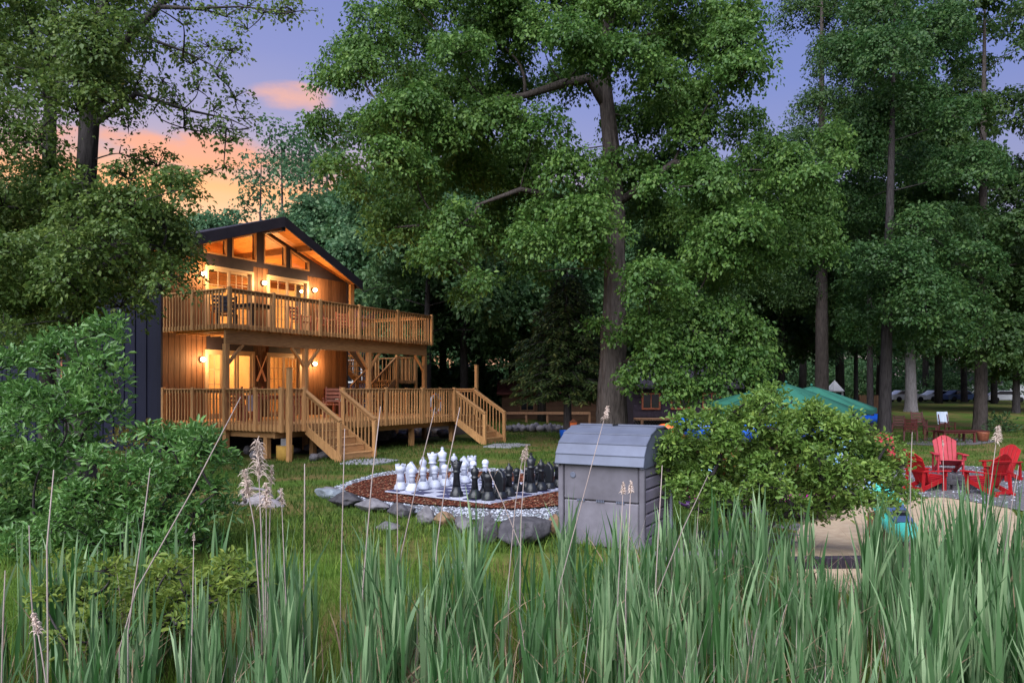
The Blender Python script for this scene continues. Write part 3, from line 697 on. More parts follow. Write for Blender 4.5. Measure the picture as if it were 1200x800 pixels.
def make_table(mat_, w, d, h, label, group=None):
    t = thing('patio_table', label, 'table', (0, 0, 0), 0, group)
    n = 6
    for k in range(n): MB().b2((-w / 2, -d / 2 + k * d / n + .004, h - .03), (w / 2, -d / 2 + (k + 1) * d / n - .004, h)).build('table_board', mat_, t)
    for sx in (-1, 1):
        for sy in (-1, 1): MB().b2((sx * (w / 2 - .08) - .035, sy * (d / 2 - .08) - .035, 0), (sx * (w / 2 - .08) + .035, sy * (d / 2 - .08) + .035, h - .031)).build('leg', mat_, t)
    MB().b2((-w / 2 + .05, -d / 2 + .05, h - .11), (w / 2 - .05, d / 2 - .05, h - .032)).build('apron', mat_, t)
    return t
def at(t, loc, rz): t.location = loc; t.rotation_euler = (0, 0, rz); return t
ca = at(make_chair(M['blackmetal'], 'black slatted chair on the balcony by the left corner', 'balcony chairs'), hw(1.5, 1.9, Fu), TH + 2.6)
copy_tree(ca, hw(.8, 1.2, Fu), TH - .4, 'black slatted chair with its back to the balcony left railing', 'balcony chairs')
at(make_table(M['blackmetal'], .9, .9, .72, 'black slatted table on the balcony beside the left sliding door'), hw(1.75, 1.05, Fu), TH)
cb = at(make_chair(M['rustwood'], 'reddish wooden chair on the balcony in front of the right sliding door', 'balcony chairs'), hw(5.6, 1.8, Fu), TH + .2)
copy_tree(cb, hw(6.6, 1.9, Fu), TH - .5, 'reddish wooden chair on the balcony right of the right sliding door', 'balcony chairs')
copy_tree(cb, hw(4.3, 1.7, Fu), TH + .1, 'reddish wooden chair on the balcony between the two sliding doors', 'balcony chairs')
cc = copy_tree(cb, hw(1.2, .9, Fl), TH + 1.9, 'reddish wooden chair on the lower deck, left of the long table', 'lower deck chairs')
copy_tree(cb, hw(2.0, 1.5, Fl), TH + 3.1, 'reddish wooden chair on the lower deck, behind the long table', 'lower deck chairs')
copy_tree(cb, hw(1.9, -.5, Fl), TH + .1, 'reddish wooden chair on the lower deck, in front of the long table', 'lower deck chairs')
copy_tree(cb, hw(4.3, .3, Fl), TH - .9, 'reddish wooden chair on the lower deck, near the french door', 'lower deck chairs')
copy_tree(cb, hw(6.4, 1.4, Fl), TH - .2, 'reddish wooden chair on the lower deck, beside the bench at the stairs', 'lower deck chairs')
at(make_table(M['rustwood'], 1.8, .9, .74, 'long reddish wooden table on the lower deck'), hw(2.0, .5, Fl), TH)
at(make_table(M['rustwood'], 1.0, .6, .5, 'low reddish wooden side table on the lower deck by the french door'), hw(5.2, .9, Fl), TH)
t = thing('towel', 'pale cloth hanging over the edge of the long deck table', 'towel', hw(1.0, .35, Fl), TH)
cl = curtain(-.03, .32, -.02, .30, .755); cl.b2((0, 0, .745), (.3, .3, .752)); cl.build('cloth', M['cushion'], t)
bn = thing('wooden_bench', 'dark reddish bench against the lower house front by the stairs', 'bench', hw(6.9, 2.3, Fl), TH)
for k in range(4): MB().b2((-.7, -.2 + k * .1, .42), (.7, -.2 + k * .1 + .085, .45)).build('seat_slat', M['darkwood'], bn)
for k in range(3): MB().b2((-.7, .23, .55 + k * .14), (.7, .26, .55 + k * .14 + .10)).build('back_slat', M['darkwood'], bn)
for s in (-1, 1):
    for y in (-.18, .2): MB().b2((s * .62 - .035, y - .03, 0), (s * .62 + .035, y + .03, .418 if y < 0 else .98)).build('leg', M['darkwood'], bn)
bl = MB().box((0, 0, .06), (.34, .3, .12)).build('cushion', M['ltblue'], bevel=.03); bl.location = hw(6.75, 2.25, Fl + .451); bl.rotation_euler = (0, 0, TH); tag(bl, 'small pale blue cushion on the dark bench', 'cushion')
sr = thing('life_ring', 'white rope-wrapped ring leaning inside the deck railing near the far stairs', 'life ring', hw(6.9, V0 + .16, Fl + .42), TH)
ringm = MB(); ringm.tube([(.28 * math.cos(a * math.pi / 10), .0, .32 * math.sin(a * math.pi / 10)) for a in range(21)], .05, 8, False); ringm.build('ring', M['white'], sr, True)
for k in range(4):
    a = k * math.pi / 2 + .4; MB().tube([(.28 * math.cos(a + q), 0, .32 * math.sin(a + q)) for q in (-.12, 0, .12)], .055, 8).build('band', M['orange'], sr)
# ------------------------------------------------------------------ chess bed
BZ = .10
BC = Vector((-.57, 13.35)); E2 = Vector((.6, .8)); E1 = Vector((-.8, .6)); SQ = .287
def onz(px, py, z):
    Y = (CAMH - z) * F / (py - HY); return Vector(((px - 600) / F * Y, Y))
bed_px = [(386, 576), (430, 590), (480, 599), (530, 606), (580, 612), (640, 612), (700, 600), (735, 585), (725, 563), (660, 553), (560, 548), (470, 552), (425, 561)]
bed = smooth_poly([onz(a, b, .05) for a, b in bed_px])
mul_px = [(404, 573), (440, 583), (490, 589), (540, 593), (600, 597), (650, 594), (700, 586), (712, 572), (660, 557), (560, 551.5), (470, 556), (430, 563)]
mul = smooth_poly([onz(a, b, .08) for a, b in mul_px])
patch('gravel_border', bed, .05, M['gravelbed'])
patch('mulch_bed', mul, .075, M['mulch'], sub=.25, bumpz=.015)
def inside(p, poly):
    c = False; j = len(poly) - 1
    for i in range(len(poly)):
        a, b = poly[i], poly[j]
        if (a[1] > p[1]) != (b[1] > p[1]) and p[0] < (b[0] - a[0]) * (p[1] - a[1]) / (b[1] - a[1]) + a[0]: c = not c
        j = i
    return c
def scatter(n, poly, notin=None, rng=rnd):
    x0, x1 = min(p[0] for p in poly), max(p[0] for p in poly); y0, y1 = min(p[1] for p in poly), max(p[1] for p in poly); out = []
    while len(out) < n:
        p = (rng.uniform(x0, x1), rng.uniform(y0, y1))
        if inside(p, poly) and not (notin and inside(p, notin)): out.append(p)
    return out
def pebbles(name, pts, zoff, s0, s1, mats, label, cat, flat=.6):
    OCT = [(1, 0, 0), (0, 1, 0), (-1, 0, 0), (0, -1, 0), (0, 0, 1), (0, 0, -1)]
    mb = MB(); mi = []
    for x, y in pts:
        s = rnd.uniform(s0, s1); a = rnd.uniform(0, 6.28); ca, sa = math.cos(a), math.sin(a); k1, k2 = rnd.uniform(.7, 1.2), rnd.uniform(.5, 1)
        z = tz(x, y) + zoff
        vs = []
        for (u, v, w) in OCT:
            u, v, w = u * s * k1 + rnd.uniform(-.2, .2) * s, v * s * k2, w * s * flat + rnd.uniform(-.2, .2) * s
            vs.append((x + u * ca - v * sa, y + u * sa + v * ca, z + w))
        mb.add(vs, [(0, 1, 4), (1, 2, 4), (2, 3, 4), (3, 0, 4), (1, 0, 5), (2, 1, 5), (3, 2, 5), (0, 3, 5)]); mi += [rnd.choices(range(len(mats)), weights=[5, 3, 2][:len(mats)])[0]] * 8
    m = mb.mesh(name)
    for q in mats: m.materials.append(q)
    m.polygons.foreach_set('material_index', mi[:len(m.polygons)])
    o = link(name, m); tag(o, label, cat, kind='stuff'); return o
pebbles('gravel', scatter(5200, bed, mul), .055, .012, .034, [M['gravel'], M['graveld'], M['rockb']], 'loose grey and white gravel in a band round the mulch bed', 'gravel')
pebbles('gravel', scatter(3800, grav_poly), .026, .012, .035, [M['graveld'], M['rockg'], M['gravel']], 'loose grey gravel under the red chairs', 'gravel')
pebbles('mulch_chips', scatter(9000, mul), .085, .012, .032, [M['mulchchip'], M['mulch'], M['rockt']], 'red bark mulch chips round the chess board', 'mulch', .25)

board = thing('chess_board', 'large outdoor chess board of pale and dark squares lying on the mulch', 'chess board', (BC.x, BC.y, BZ + .005), math.atan2(E2.y, E2.x))
MB().box((0, 0, .0), (8 * SQ + .06, 8 * SQ + .06, .016)).build('board_base', M['sqw'], board)
sqm = {}
for k, q in (('w', M['sqw']), ('b', M['sqb'])):
    me = MB().box((0, 0, 0), (SQ - .006, SQ - .006, .014)).mesh('board_square', bevel=.003); me.materials.append(q); sqm[k] = me
for i in range(8):
    for j in range(8): link('board_square', sqm['w' if (i + j) % 2 else 'b'], None, board, ((i - 3.5) * SQ, (3.5 - j) * SQ, .015))
# local y of the board is +E1 rotated: E2 -> x axis, left normal -> y axis = E1
def sqpos(i, j): p = BC + E2 * ((i - 3.5) * SQ) + E1 * ((3.5 - j) * SQ); return Vector((p.x, p.y, BZ + .028))
def prof(kind):
    base = [(.0, 0), (.115, 0), (.118, .03), (.105, .05), (.108, .07), (.085, .09)]
    if kind == 'pawn': return base + [(.055, .14), (.045, .22), (.05, .25), (.07, .26), (.05, .275), (.062, .30), (.07, .335), (.055, .375), (.02, .395), (0, .397)]
    if kind == 'rook': return base + [(.075, .14), (.062, .26), (.065, .31), (.088, .325), (.09, .42), (.07, .42), (.068, .39), (.02, .39), (.018, .42), (0, .43)]
    if kind == 'bishop': return base + [(.06, .15), (.045, .29), (.055, .32), (.08, .335), (.055, .35), (.05, .37), (.07, .42), (.058, .47), (.02, .505), (.024, .52), (.018, .535), (0, .538)]
    if kind == 'queen': return base + [(.068, .16), (.05, .36), (.06, .39), (.088, .405), (.06, .42), (.06, .44), (.095, .55), (.085, .555), (.06, .545), (.03, .575), (.025, .60), (0, .606)]
    if kind == 'king': return base + [(.07, .16), (.052, .38), (.06, .41), (.092, .425), (.062, .44), (.062, .46), (.09, .565), (.07, .575), (.035, .60), (.03, .625), (0, .63)]
    if kind == 'knight': return base + [(.078, .11), (.07, .14), (0, .145)]
PM = {}
def piece_meshes(kind, col):
    if (kind, col) not in PM:
        mt = M['white'] if col == 'white' else M['black']
        parts = []
        pr = prof(kind)
        if kind in ('pawn', 'knight', 'rook', 'bishop', 'queen', 'king'):
            cut = 6
            b = MB().lathe(pr[:cut + 1], 20).mesh('base', True); parts.append(('base', b))
            if kind != 'knight': parts.append(('body', MB().lathe(pr[cut:], 20).mesh('body', True)))
        if kind == 'rook':
            m = MB()
            for k in range(6):
                a = k * math.pi / 3; m.box((.079 * math.cos(a), .079 * math.sin(a), .435), (.026, .045, .032), rz=a)
            parts.append(('battlement', m.mesh('battlement')))
        if kind == 'king':
            parts.append(('finial_cross', MB().b2((-.012, -.012, .62), (.012, .012, .68)).b2((-.03, -.011, .64), (.03, .011, .662)).mesh('finial_cross')))
        if kind == 'queen':
            m = MB(); nn = 16
            lo = [(.092 * math.cos(k * math.pi / 8), .092 * math.sin(k * math.pi / 8), .535) for k in range(nn)]; hi = [(.1 * math.cos(k * math.pi / 8), .1 * math.sin(k * math.pi / 8), .585 if k % 2 else .56) for k in range(nn)]; il = [(x * .85, y * .85, z) for x, y, z in hi]
            m.add(lo + hi + il, [(k, (k + 1) % nn, nn + (k + 1) % nn, nn + k) for k in range(nn)] + [(nn + k, nn + (k + 1) % nn, 2 * nn + (k + 1) % nn, 2 * nn + k) for k in range(nn)])
            parts.append(('crown', m.mesh('crown', True)))
        if kind == 'knight':
            o2 = [(-.075, .11), (.075, .11), (.07, .17), (.045, .23), (.05, .27), (.10, .255), (.125, .28), (.115, .33), (.07, .40), (.03, .445), (.012, .48), (-.005, .445), (-.05, .42), (-.085, .34), (-.09, .24)]
            m = MB().prism([(x, -.042, z) for x, z in o2], (0, .084, 0)); parts.append(('horse_head', m.mesh('horse_head', False, .012)))
        for _, q in parts: q.materials.append(mt)
        PM[kind, col] = parts
    return PM[kind, col]
def piece(kind, col, i, j, label, jit=.03):
    p = sqpos(i, j); p.x += rnd.uniform(-jit, jit); p.y += rnd.uniform(-jit, jit)
    t = thing('chess_' + kind, label, 'chess piece', p, math.atan2(E1.y, E1.x) + (math.pi if col == 'white' else 0) + rnd.uniform(-.3, .3), col + ' chess pieces')
    for nm, me in piece_meshes(kind, col): link(nm, me, None, t)
back = ['rook', 'knight', 'bishop', 'queen', 'king', 'bishop', 'knight', 'rook']
for i, k in enumerate(back):
    piece(k, 'white', i, 0, 'white chess %s, %s from the near left corner in the white back row' % (k, ORD[i]))
    if i != 3: piece(k, 'black', i, 7, 'black chess %s, %s from the front in the black back row' % (k, ORD[i]))
for i in range(8):
    piece('pawn', 'white', i, 1, 'white chess pawn, %s from the near left corner in the white front row' % ORD[i])
    if i != 0: piece('pawn', 'black', i, 6, 'black chess pawn, %s from the front in the black front row' % ORD[i])
piece('queen', 'black', 0, 4.6, 'black chess queen standing alone on the near edge of the board')
piece('bishop', 'black', .1, 6, 'black chess bishop advanced beside the near corner of the board')

# ------------------------------------------------------------------ rocks
def rock(name, p, s, m, label, group=None, seed=0, rz=None, rough=.55, sub=4, cat='rock'):
    bm = bmesh.new(); bmesh.ops.create_icosphere(bm, subdivisions=sub, radius=1)
    off = Vector((seed * 3.7, seed * 1.3, seed * 5.1))
    for v in bm.verts:
        n = v.co.normalized(); k = 1 + rough * mnoise.noise(n * 1.3 + off) + rough * .45 * mnoise.noise(n * 3.1 + off) + rough * .2 * mnoise.noise(n * 7 + off)
        q = n * k
        for a in range(9):                                      # flattened cleavage faces
            ax = Vector((math.sin(seed * 9.1 + a * 2.4), math.cos(seed * 4.7 + a * 1.9), math.sin(seed * 2.3 + a * 3.3))).normalized(); dd = q.dot(ax)
            if dd > .70: q -= ax * (dd - .70) * .92
        v.co = Vector((q.x * s[0], q.y * s[1], q.z * s[2]))
    me = bpy.data.meshes.new(name); bm.to_mesh(me); bm.free()
    me.shade_smooth()
    o = link(name, me, m, None, p, (0, 0, rnd.uniform(0, 6) if rz is None else rz))
    if label: tag(o, label, cat, group)
    return o
K = 'boulders edging the mulch bed'
for k, (px, py, w, h, mt, lab) in enumerate([
    (386, 576, 30, 12, 'rockb', 'flat bluish slab at the left tip of the mulch bed edging'),
    (405, 584, 34, 17, 'rockd', 'dark rounded boulder next to the bluish slab at the left of the bed'),
    (437, 590, 36, 15, 'rockg', 'long grey edging rock left of the white chess rook'),
    (470, 597, 34, 15, 'rockd', 'low dark edging rock in front of the white pieces'),
    (499, 604, 24, 18, 'rockg', 'squarish grey edging rock left of the tan rock'),
    (520, 606, 22, 18, 'rockt', 'tan orange edging rock in front of the black queen'),
    (543, 613, 24, 20, 'rockg', 'pale grey pointed edging rock right of the tan rock'),
    (568, 620, 34, 30, 'rockd', 'dark lumpy boulder in front of the board corner'),
    (615, 620, 66, 34, 'rockd', 'largest dark grey boulder in front of the black pieces'),
    (650, 615, 24, 26, 'rockt', 'brown boulder between the large boulder and the storage shed'),
]):
    p = G(px, py + 3 + h * .5); s = p.y / F
    rock('boulder', (p.x, p.y + .12, p.z + h * s * .46), (w * s * .56, w * s * .42, h * s * .62), M[mt], lab, K, k + 1, rz=rnd.uniform(-.4, .4), cat='boulder')
for k, (px, py, w, h, mt, lab) in enumerate([
    (430, 563, 30, 5, 'rockb', 'thin flat slate behind the mulch bed, left end'), (455, 556, 22, 5, 'rockg', 'thin flat grey stone behind the mulch bed, right of the slate'),
    (640, 556, 26, 5, 'rockg', 'thin flat grey stone behind the black rooks'),
    (385, 574, 28, 8, 'rockg', 'pale slab with gravel at the far left of the bed'),
    (538, 664, 26, 12, 'rockb', 'small pale rock half hidden in the reeds below the boulders'),
    (455, 618, 30, 14, 'rockg', 'pale rock in the grass below the left of the bed'),
    (1165, 690, 34, 10, 'rockb', 'pale flat rock in the reeds at the far right'),
    (790, 650, 60, 18, 'rockg', 'grey ledge stone at the right foot of the storage shed'),
    (850, 650, 50, 14, 'rockg', 'grey ledge stone under the left of the round bush'),
]):
    p = G(px, py + h * .4); s = p.y / F
    rock('flat_stone', (p.x, p.y + .08, p.z + h * s * .3), (w * s * .52, w * s * .30, h * s * .55), M[mt], lab, 'loose stones in the grass', k + 21, rz=rnd.uniform(-.3, .3))
# row of fieldstones under the deck
fs = [(272, 532), (290, 528), (300, 534), (345, 527), (362, 524), (376, 528), (448, 512), (458, 509), (470, 508), (481, 507), (490, 505), (500, 507), (512, 505), (368, 536), (380, 533), (520, 509)]
for k, (px, py) in enumerate(sorted(fs)):
    p = G(px, py + 4); s = p.y / F; w = rnd.uniform(7, 11); 
    if px == 448: w = 17
    rock('fieldstone', (p.x, p.y, p.z + w * s * .5), (w * s, w * s * .7, w * s * (.95 if px == 448 else .66)), M[rnd.choice(['rockg', 'rockd', 'rockg'])], 'grey fieldstone in the row under the deck, %s from the left' % ORD[k], 'fieldstones under the deck', k + 41, sub=2)
# driftwood root
dr = thing('driftwood_root', 'pale twisted driftwood root lying in the grass left of the chess bed', 'driftwood', G(310, 592))
o_ = dr.location.copy(); sC = o_.y / F
def dl(px, py, dy=0): p = P(px, py, o_.y + dy); return p - o_
MB().tube([dl(276, 600), dl(290, 590, .1), dl(305, 588), dl(325, 594, -.1), dl(342, 604)], [.05, .10, .13, .10, .04], 10).build('trunk_piece', M['drift'], dr, True)
for pts, r in (([(288, 588), (283, 575), (296, 572), (312, 574), (320, 582)], .035), ([(300, 588), (298, 580), (306, 577)], .03), ([(320, 590), (330, 580), (326, 574)], .028), ([(285, 592), (274, 588), (270, 594)], .03)):
    MB().tube([dl(a, b) for a, b in pts], [r * (1 - .12 * i) for i in range(len(pts))], 7).build('root_arm', M['drift'], dr, True)

# ------------------------------------------------------------------ grey storage shed
A_ = G(657, 634); B_ = G(752, 650)
fx = Vector((B_.x - A_.x, B_.y - A_.y, 0)); fw = fx.length; frz = math.atan2(fx.y, fx.x)
shed = thing('storage_shed', 'grey resin storage shed with curved slatted lid in front of the bush', 'storage shed', ((A_.x + B_.x) / 2, (A_.y + B_.y) / 2, min(A_.z, B_.z) - .02), frz)
ws, ds, hs = fw, 1.16, 1.10
# body
MB().b2((-ws / 2 + .05, .05, .0), (ws / 2 - .05, ds - .05, hs - .02)).build('body', M['shedw'], shed)
for sx in (-1, 1):
    MB().b2((sx * ws / 2 - .035, -.005, 0), (sx * ws / 2 + .035, .06, hs)).build('corner_post', M['shedw'], shed, bevel=.01)
    MB().b2((sx * ws / 2 - .035, ds - .055, 0), (sx * ws / 2 + .035, ds + .005, hs)).build('corner_post', M['white'] if sx > 0 else M['shedw'], shed, bevel=.01)
    for k in range(7):
        z0 = .04 + k * (hs - .06) / 7; MB().b2((sx * (ws / 2 - .052), .065, z0), (sx * (ws / 2 + .012), ds - .06, z0 + (hs - .06) / 7 - .016)).build('side_panel', M['shedside'], shed, bevel=.014)
dlow = MB().b2((-ws / 2 + .045, .012, .06), (ws / 2 - .045, .05, hs * .56)).build('lower_door', M['shedw'], shed, bevel=.012)
dup_ = MB().b2((-ws / 2 + .045, .006, hs * .56 + .012), (ws / 2 - .045, .05, hs - .03)).build('upper_door', M['shedw'], shed, bevel=.012)
for x in (-.26, 0, .26):
    mb = MB()
    for q in range(5): mb.b2((x - .05 + q * .022, -.004, hs * .56 - .006), (x - .036 + q * .022, .012, hs * .56 + .02))
    mb.build('hinge', M['shedr'], shed)
MB().lathe([(.0, 0), (.035, 0), (.038, .012), (.03, .018), (0, .018)], 16).build('emblem', M['shedr'], shed).matrix_local = Matrix.Translation((-ws / 2 + .17, .008, hs - .17)) @ Matrix.Rotation(R(90), 4, 'X')
# curved lid: six overlapping slats on an arc
cy, rad = ds * .62, .0
prf = [(-.07, hs - .02), (-.045, hs + .10), (.03, hs + .23), (.15, hs + .34), (.32, hs + .415), (.56, hs + .43), (.80, hs + .36), (.93, hs + .20), (.96, hs)]
prf = [(y * ds / .89, z) if y > 0 else (y, z) for y, z in prf]
for k in range(len(prf) - 1):
    (y0, z0), (y1, z1) = prf[k], prf[k + 1]; dirv = Vector((0, y1 - y0, z1 - z0)).normalized(); nrm = Vector((0, -dirv.z, dirv.y))
    a = Vector((0, y0, z0)) - dirv * .012 + nrm * .008; b = Vector((0, y1, z1)) - nrm * .004
    MB().hexa([Vector((-ws / 2 - .05, 0, 0)) + a - nrm * .03, Vector((ws / 2 + .05, 0, 0)) + a - nrm * .03, Vector((ws / 2 + .05, 0, 0)) + b - nrm * .03, Vector((-ws / 2 - .05, 0, 0)) + b - nrm * .03,
               Vector((-ws / 2 - .05, 0, 0)) + a, Vector((ws / 2 + .05, 0, 0)) + a, Vector((ws / 2 + .05, 0, 0)) + b, Vector((-ws / 2 - .05, 0, 0)) + b]).build('lid_slat', M['shedr'], shed, bevel=.006)
for sx in (-1, 1):
    MB().prism([(sx * (ws / 2 + .02) - .02, y + .02 * (1 if y < .5 else -1), z - .03) for y, z in prf], (.04, 0, 0)).build('lid_end', M['shedr'], shed)
MB().prism([(-.04, .52, hs + .432), (.04, .52, hs + .432), (0, .44, hs + .43)], (0, 0, .02)).build('lid_tab', M['blackmetal'], shed)

# ------------------------------------------------------------------ red garden chairs
def make_adirondack(m, label):
    t = thing('adirondack_chair', label, 'garden chair', (0, 0, 0), 0, 'red garden chairs round the fire pit')   # faces -y
    for s in (-1, 1):
        MB().b2((s * .29 - .02, -.40, 0), (s * .29 + .02, -.30, .52)).build('front_leg', m, t, bevel=.006)
        MB().beam((s * .255, -.42, .34), (s * .255, .42, .03), .03, .11).build('side_rail', m, t, bevel=.005)
        MB().prism([(s * .33 - .075, -.46, .525), (s * .33 + .075, -.46, .525), (s * .33 + .065, -.1, .525), (s * .31 + .03, .32, .525), (s * .31 - .04, .32, .525), (s * .33 - .065, -.1, .525)], (0, 0, .028)).build('armrest', m, t, bevel=.006)
        MB().beam((s * .28, .30, .02), (s * .28, .26, .52), .04, .07).build('back_leg', m, t)
        MB().beam((s * .335, -.36, .40), (s * .335, -.36, .522), .05, .03, (0, 1, 0)).build('arm_bracket', m, t)
    for k in range(5):
        y = -.41 + k * .095; z = .395 - (y + .42) * .37; MB().box((0, y, z), (.53, .082, .022), M=Matrix.Rotation(-.35, 3, 'X')).build('seat_slat', m, t, bevel=.004)
    tilt = .42
    hts = [.74, .82, .86, .82, .74]
    for k in range(5):
        x = (k - 2) * .108; w = .098; h = hts[k]
        d = Vector((0, math.sin(tilt), math.cos(tilt))); b0 = Vector((x * .86, .02, .22)); b1 = Vector((x * 1.08, .02, .22)) + d * h
        s0 = Vector((w * .86 / 2, 0, 0)); s1 = Vector((w * 1.08 / 2, 0, 0)); nn = Vector((0, math.cos(tilt), -math.sin(tilt))) * .024
        hl = h if k == 2 else (hts[k] + (.035 if k > 2 else -.035)); hr = h if k == 2 else (hts[k] + (-.035 if k > 2 else .035))
        tl, tr = b1 + d * (hl - h) - s1, b1 + d * (hr - h) + s1
        MB().hexa([b0 - s0, b0 + s0, tr, tl, b0 - s0 + nn, b0 + s0 + nn, tr + nn, tl + nn]).build('back_slat', m, t, bevel=.005)
    for h in (.33, .66):
        d = Vector((0, math.sin(tilt), math.cos(tilt))); c = Vector((0, .02, .22)) + d * h + Vector((0, math.cos(tilt), -math.sin(tilt))) * .04
        MB().box(c, (.60 if h < .4 else .54, .026, .06), M=Matrix.Rotation(-tilt, 3, 'X')).build('back_brace', m, t, bevel=.004)
    MB().beam((-.27, .33, .10), (.27, .33, .10), .03, .06).build('rear_stretcher', m, t)
    return t
pit = G(1119, 572)
ch = make_adirondack(M['red'], 'red slatted garden chair seen from behind, left of the fire pit')
def face(p, q): return math.atan2(q.y - p.y, q.x - p.x) + math.pi / 2
p = G(1083, 575); at(ch, p, face(p, pit) - .1); ch.scale = (.86,) * 3
chs = [(1160, 580, 'red slatted garden chair seen from behind, right of the fire pit', .25), ]
for px, py, lab, jj in chs: p = G(px, py); copy_tree(ch, p, face(p, pit) + jj, lab, scale=.90)
p = G(1176, 563); copy_tree(ch, p, face(p, pit) - .2, 'red slatted garden chair half hidden behind the rightmost chair', scale=.88)
ch2 = make_adirondack(M['pink'], 'faded pinkish red garden chair facing the camera behind the fire pit'); p = G(1110, 555); at(ch2, p, face(p, Vector((pit.x - .3, pit.y - 3, 0))))
p = G(1043, 549); copy_tree(ch2, p, face(p, pit) + .25, 'faded pinkish red garden chair at the left, beside the bush')
fp = thing('fire_pit', 'low dark block fire pit among the red chairs', 'fire pit', pit + Vector((0, .25, 0))); fp.scale = (.85, .85, .7)
bk = MB().box((0, 0, 0), (.30, .18, .165)).mesh('block', bevel=.012); bk.materials.append(M['rockd'])
for row in range(2):
    for k in range(14):
        a = (k + row * .5) * 2 * math.pi / 14; link('block', bk, None, fp, (.70 * math.cos(a), .70 * math.sin(a), .085 + row * .17), (0, 0, a + math.pi / 2))
MB().lathe([(.6, .0), (.6, .12)], 20).build('ash', M['soil'], fp)

# ------------------------------------------------------------------ green parasols
def parasol(px_apex, py_apex, Y, half, drop, rz, label, n=8):
    a = P(px_apex, py_apex, Y); g = GX(px_apex, Y)
    t = thing('garden_parasol', label, 'parasol', g, rz, 'green parasols behind the bush'); zt = a.z - g.z
    MB().tube([(0, 0, .1), (0, 0, zt - .02)], .022, 10).build('pole', M['rustwood'], t, True)
    MB().lathe([(.25, 0), (.25, .06), (.06, .09), (.04, .3)], 18).build('base', M['rockd'], t, True)
    for k in range(n):
        w0, w1 = 2 * math.pi * k / n, 2 * math.pi * (k + 1) / n; m = MB(); rows = 5; pts = []
        for i in range(rows + 1):
            f = i / rows
            for j in range(5):
                w = w0 + (w1 - w0) * j / 4; rr = half * f * (math.cos(math.pi / n) / math.cos((j / 4 - .5) * 2 * math.pi / n))
                sag = .05 * f * math.sin(math.pi * j / 4)
                pts.append((rr * math.cos(w), rr * math.sin(w), zt - drop * (f ** 1.12) - sag))
        fs_ = [(i * 5 + j, i * 5 + j + 1, (i + 1) * 5 + j + 1, (i + 1) * 5 + j) for i in range(rows) for j in range(4)]
        m.add(pts, fs_)
        pan = m.build('canopy_panel', M['green'], t, True)
        so_ = pan.modifiers.new('thick', 'SOLIDIFY'); so_.thickness = .006
        va = MB(); v0_ = [pts[-5 + j] for j in range(5)]; va.add(v0_ + [(x, y, z - .10) for x, y, z in v0_], [(j, j + 1, j + 6, j + 5) for j in range(4)])
        vo = va.build('valance', M['green'], t); vo.modifiers.new('thick', 'SOLIDIFY').thickness = .006
        MB().tube([(0, 0, zt - .08), (half * .93 * math.cos(w0), half * .93 * math.sin(w0), zt - drop * .92 - .05)], .010, 5).build('rib', M['rustwood'], t)
    MB().lathe([(.03, 0), (.035, .03), (.01, .06)], 10, (0, 0, zt)).build('finial', M['green'], t, True)
parasol(921, 449, 16.8, 1.56, .60, .2, 'green parasol nearest the bush, its canopy rising over it')
parasol(951, 452, 18.8, 1.50, .54, .5, 'green parasol behind the nearest one, at the right')
parasol(878, 459, 21.5, 1.15, .30, .3, 'green parasol partly hidden behind the maple branch at the left')

# ------------------------------------------------------------------ kayaks and beach gear behind the bush
def kayak(loc, ln, w, h, rz, m, label, tilt=0, group='kayaks behind the bush', seat=True, rx=0, blunt=2.6):
    t = thing('kayak', label, 'kayak', loc, rz, group); t.rotation_euler = (rx, tilt, rz)
    mb = MB(); n = 22; k = 14; rings = []
    for i in range(n + 1):
        f = i / n * 2 - 1; s = max(.04, (1 - abs(f) ** blunt)); x = f * ln / 2; up = .14 * abs(f) ** 3
        for j in range(k):
            a = 2 * math.pi * j / k; y = math.cos(a) * w / 2 * s ** .75; z = math.sin(a) * h / 2 * (s ** .55) + h / 2 + up
            if math.sin(a) > 0 and abs(f) < .32: z -= math.sin(a) * .05
            mb.v.append((x, y, z))
    for i in range(n):
        for j in range(k): mb.f.append((i * k + j, i * k + (j + 1) % k, (i + 1) * k + (j + 1) % k, (i + 1) * k + j))
    mb.f.append(tuple(reversed(range(k)))); mb.f.append(tuple(n * k + j for j in range(k)))
    mb.build('hull', m, t, True)
    ring = [(.42 * math.cos(a * math.pi / 12) * ln / 2.9, .6 * math.sin(a * math.pi / 12) * w / 2, h * .93) for a in range(25)]
    MB().tube(ring, .022, 6, False).build('cockpit_rim', M['blackmetal'], t, True)
    MB().prism([(x * .96, y * .96, h * .90) for x, y, z in ring[:-1]], (0, 0, .012)).build('cockpit_floor', M['blackmetal'], t)
    if seat: MB().box((-.25, 0, h * 1.0), (.05, w * .42, .22), M=Matrix.Rotation(-.2, 3, 'Y')).build('seat_back', M['blackmetal'], t, bevel=.02)
    MB().tube([(ln * .47, 0, h * .95), (ln * .495, 0, h * 1.05), (ln * .50, 0, h * .9)], .012, 6).build('grab_loop', M['blackmetal'], t)
    return t
pk = G(900, 612)
kayak((pk.x, pk.y + .35, pk.z + .0), 2.85, .62, .30, .03, M['purple'], 'purple kayak lying on the sand under the round bush')
kayak((pk.x + .15, pk.y + .85, pk.z + .02), 2.6, .66, .34, -.05, M['magenta'], 'magenta kayak lying behind the purple one under the bush')
rk = thing('kayak_rack', 'dark timber kayak rack behind the round bush', 'rack', (pk.x, pk.y + 1.5, pk.z))
for x in (-.9, .9):
    for y in (-.35, .35): MB().b2((x - .045, y - .045, -.02), (x + .045, y + .045, 1.25)).build('post', M['darkwood'], rk)
    for z in (.48, .95): MB().b2((x - .035, -.55, z - .05), (x + .035, .55, z)).build('arm', M['darkwood'], rk)
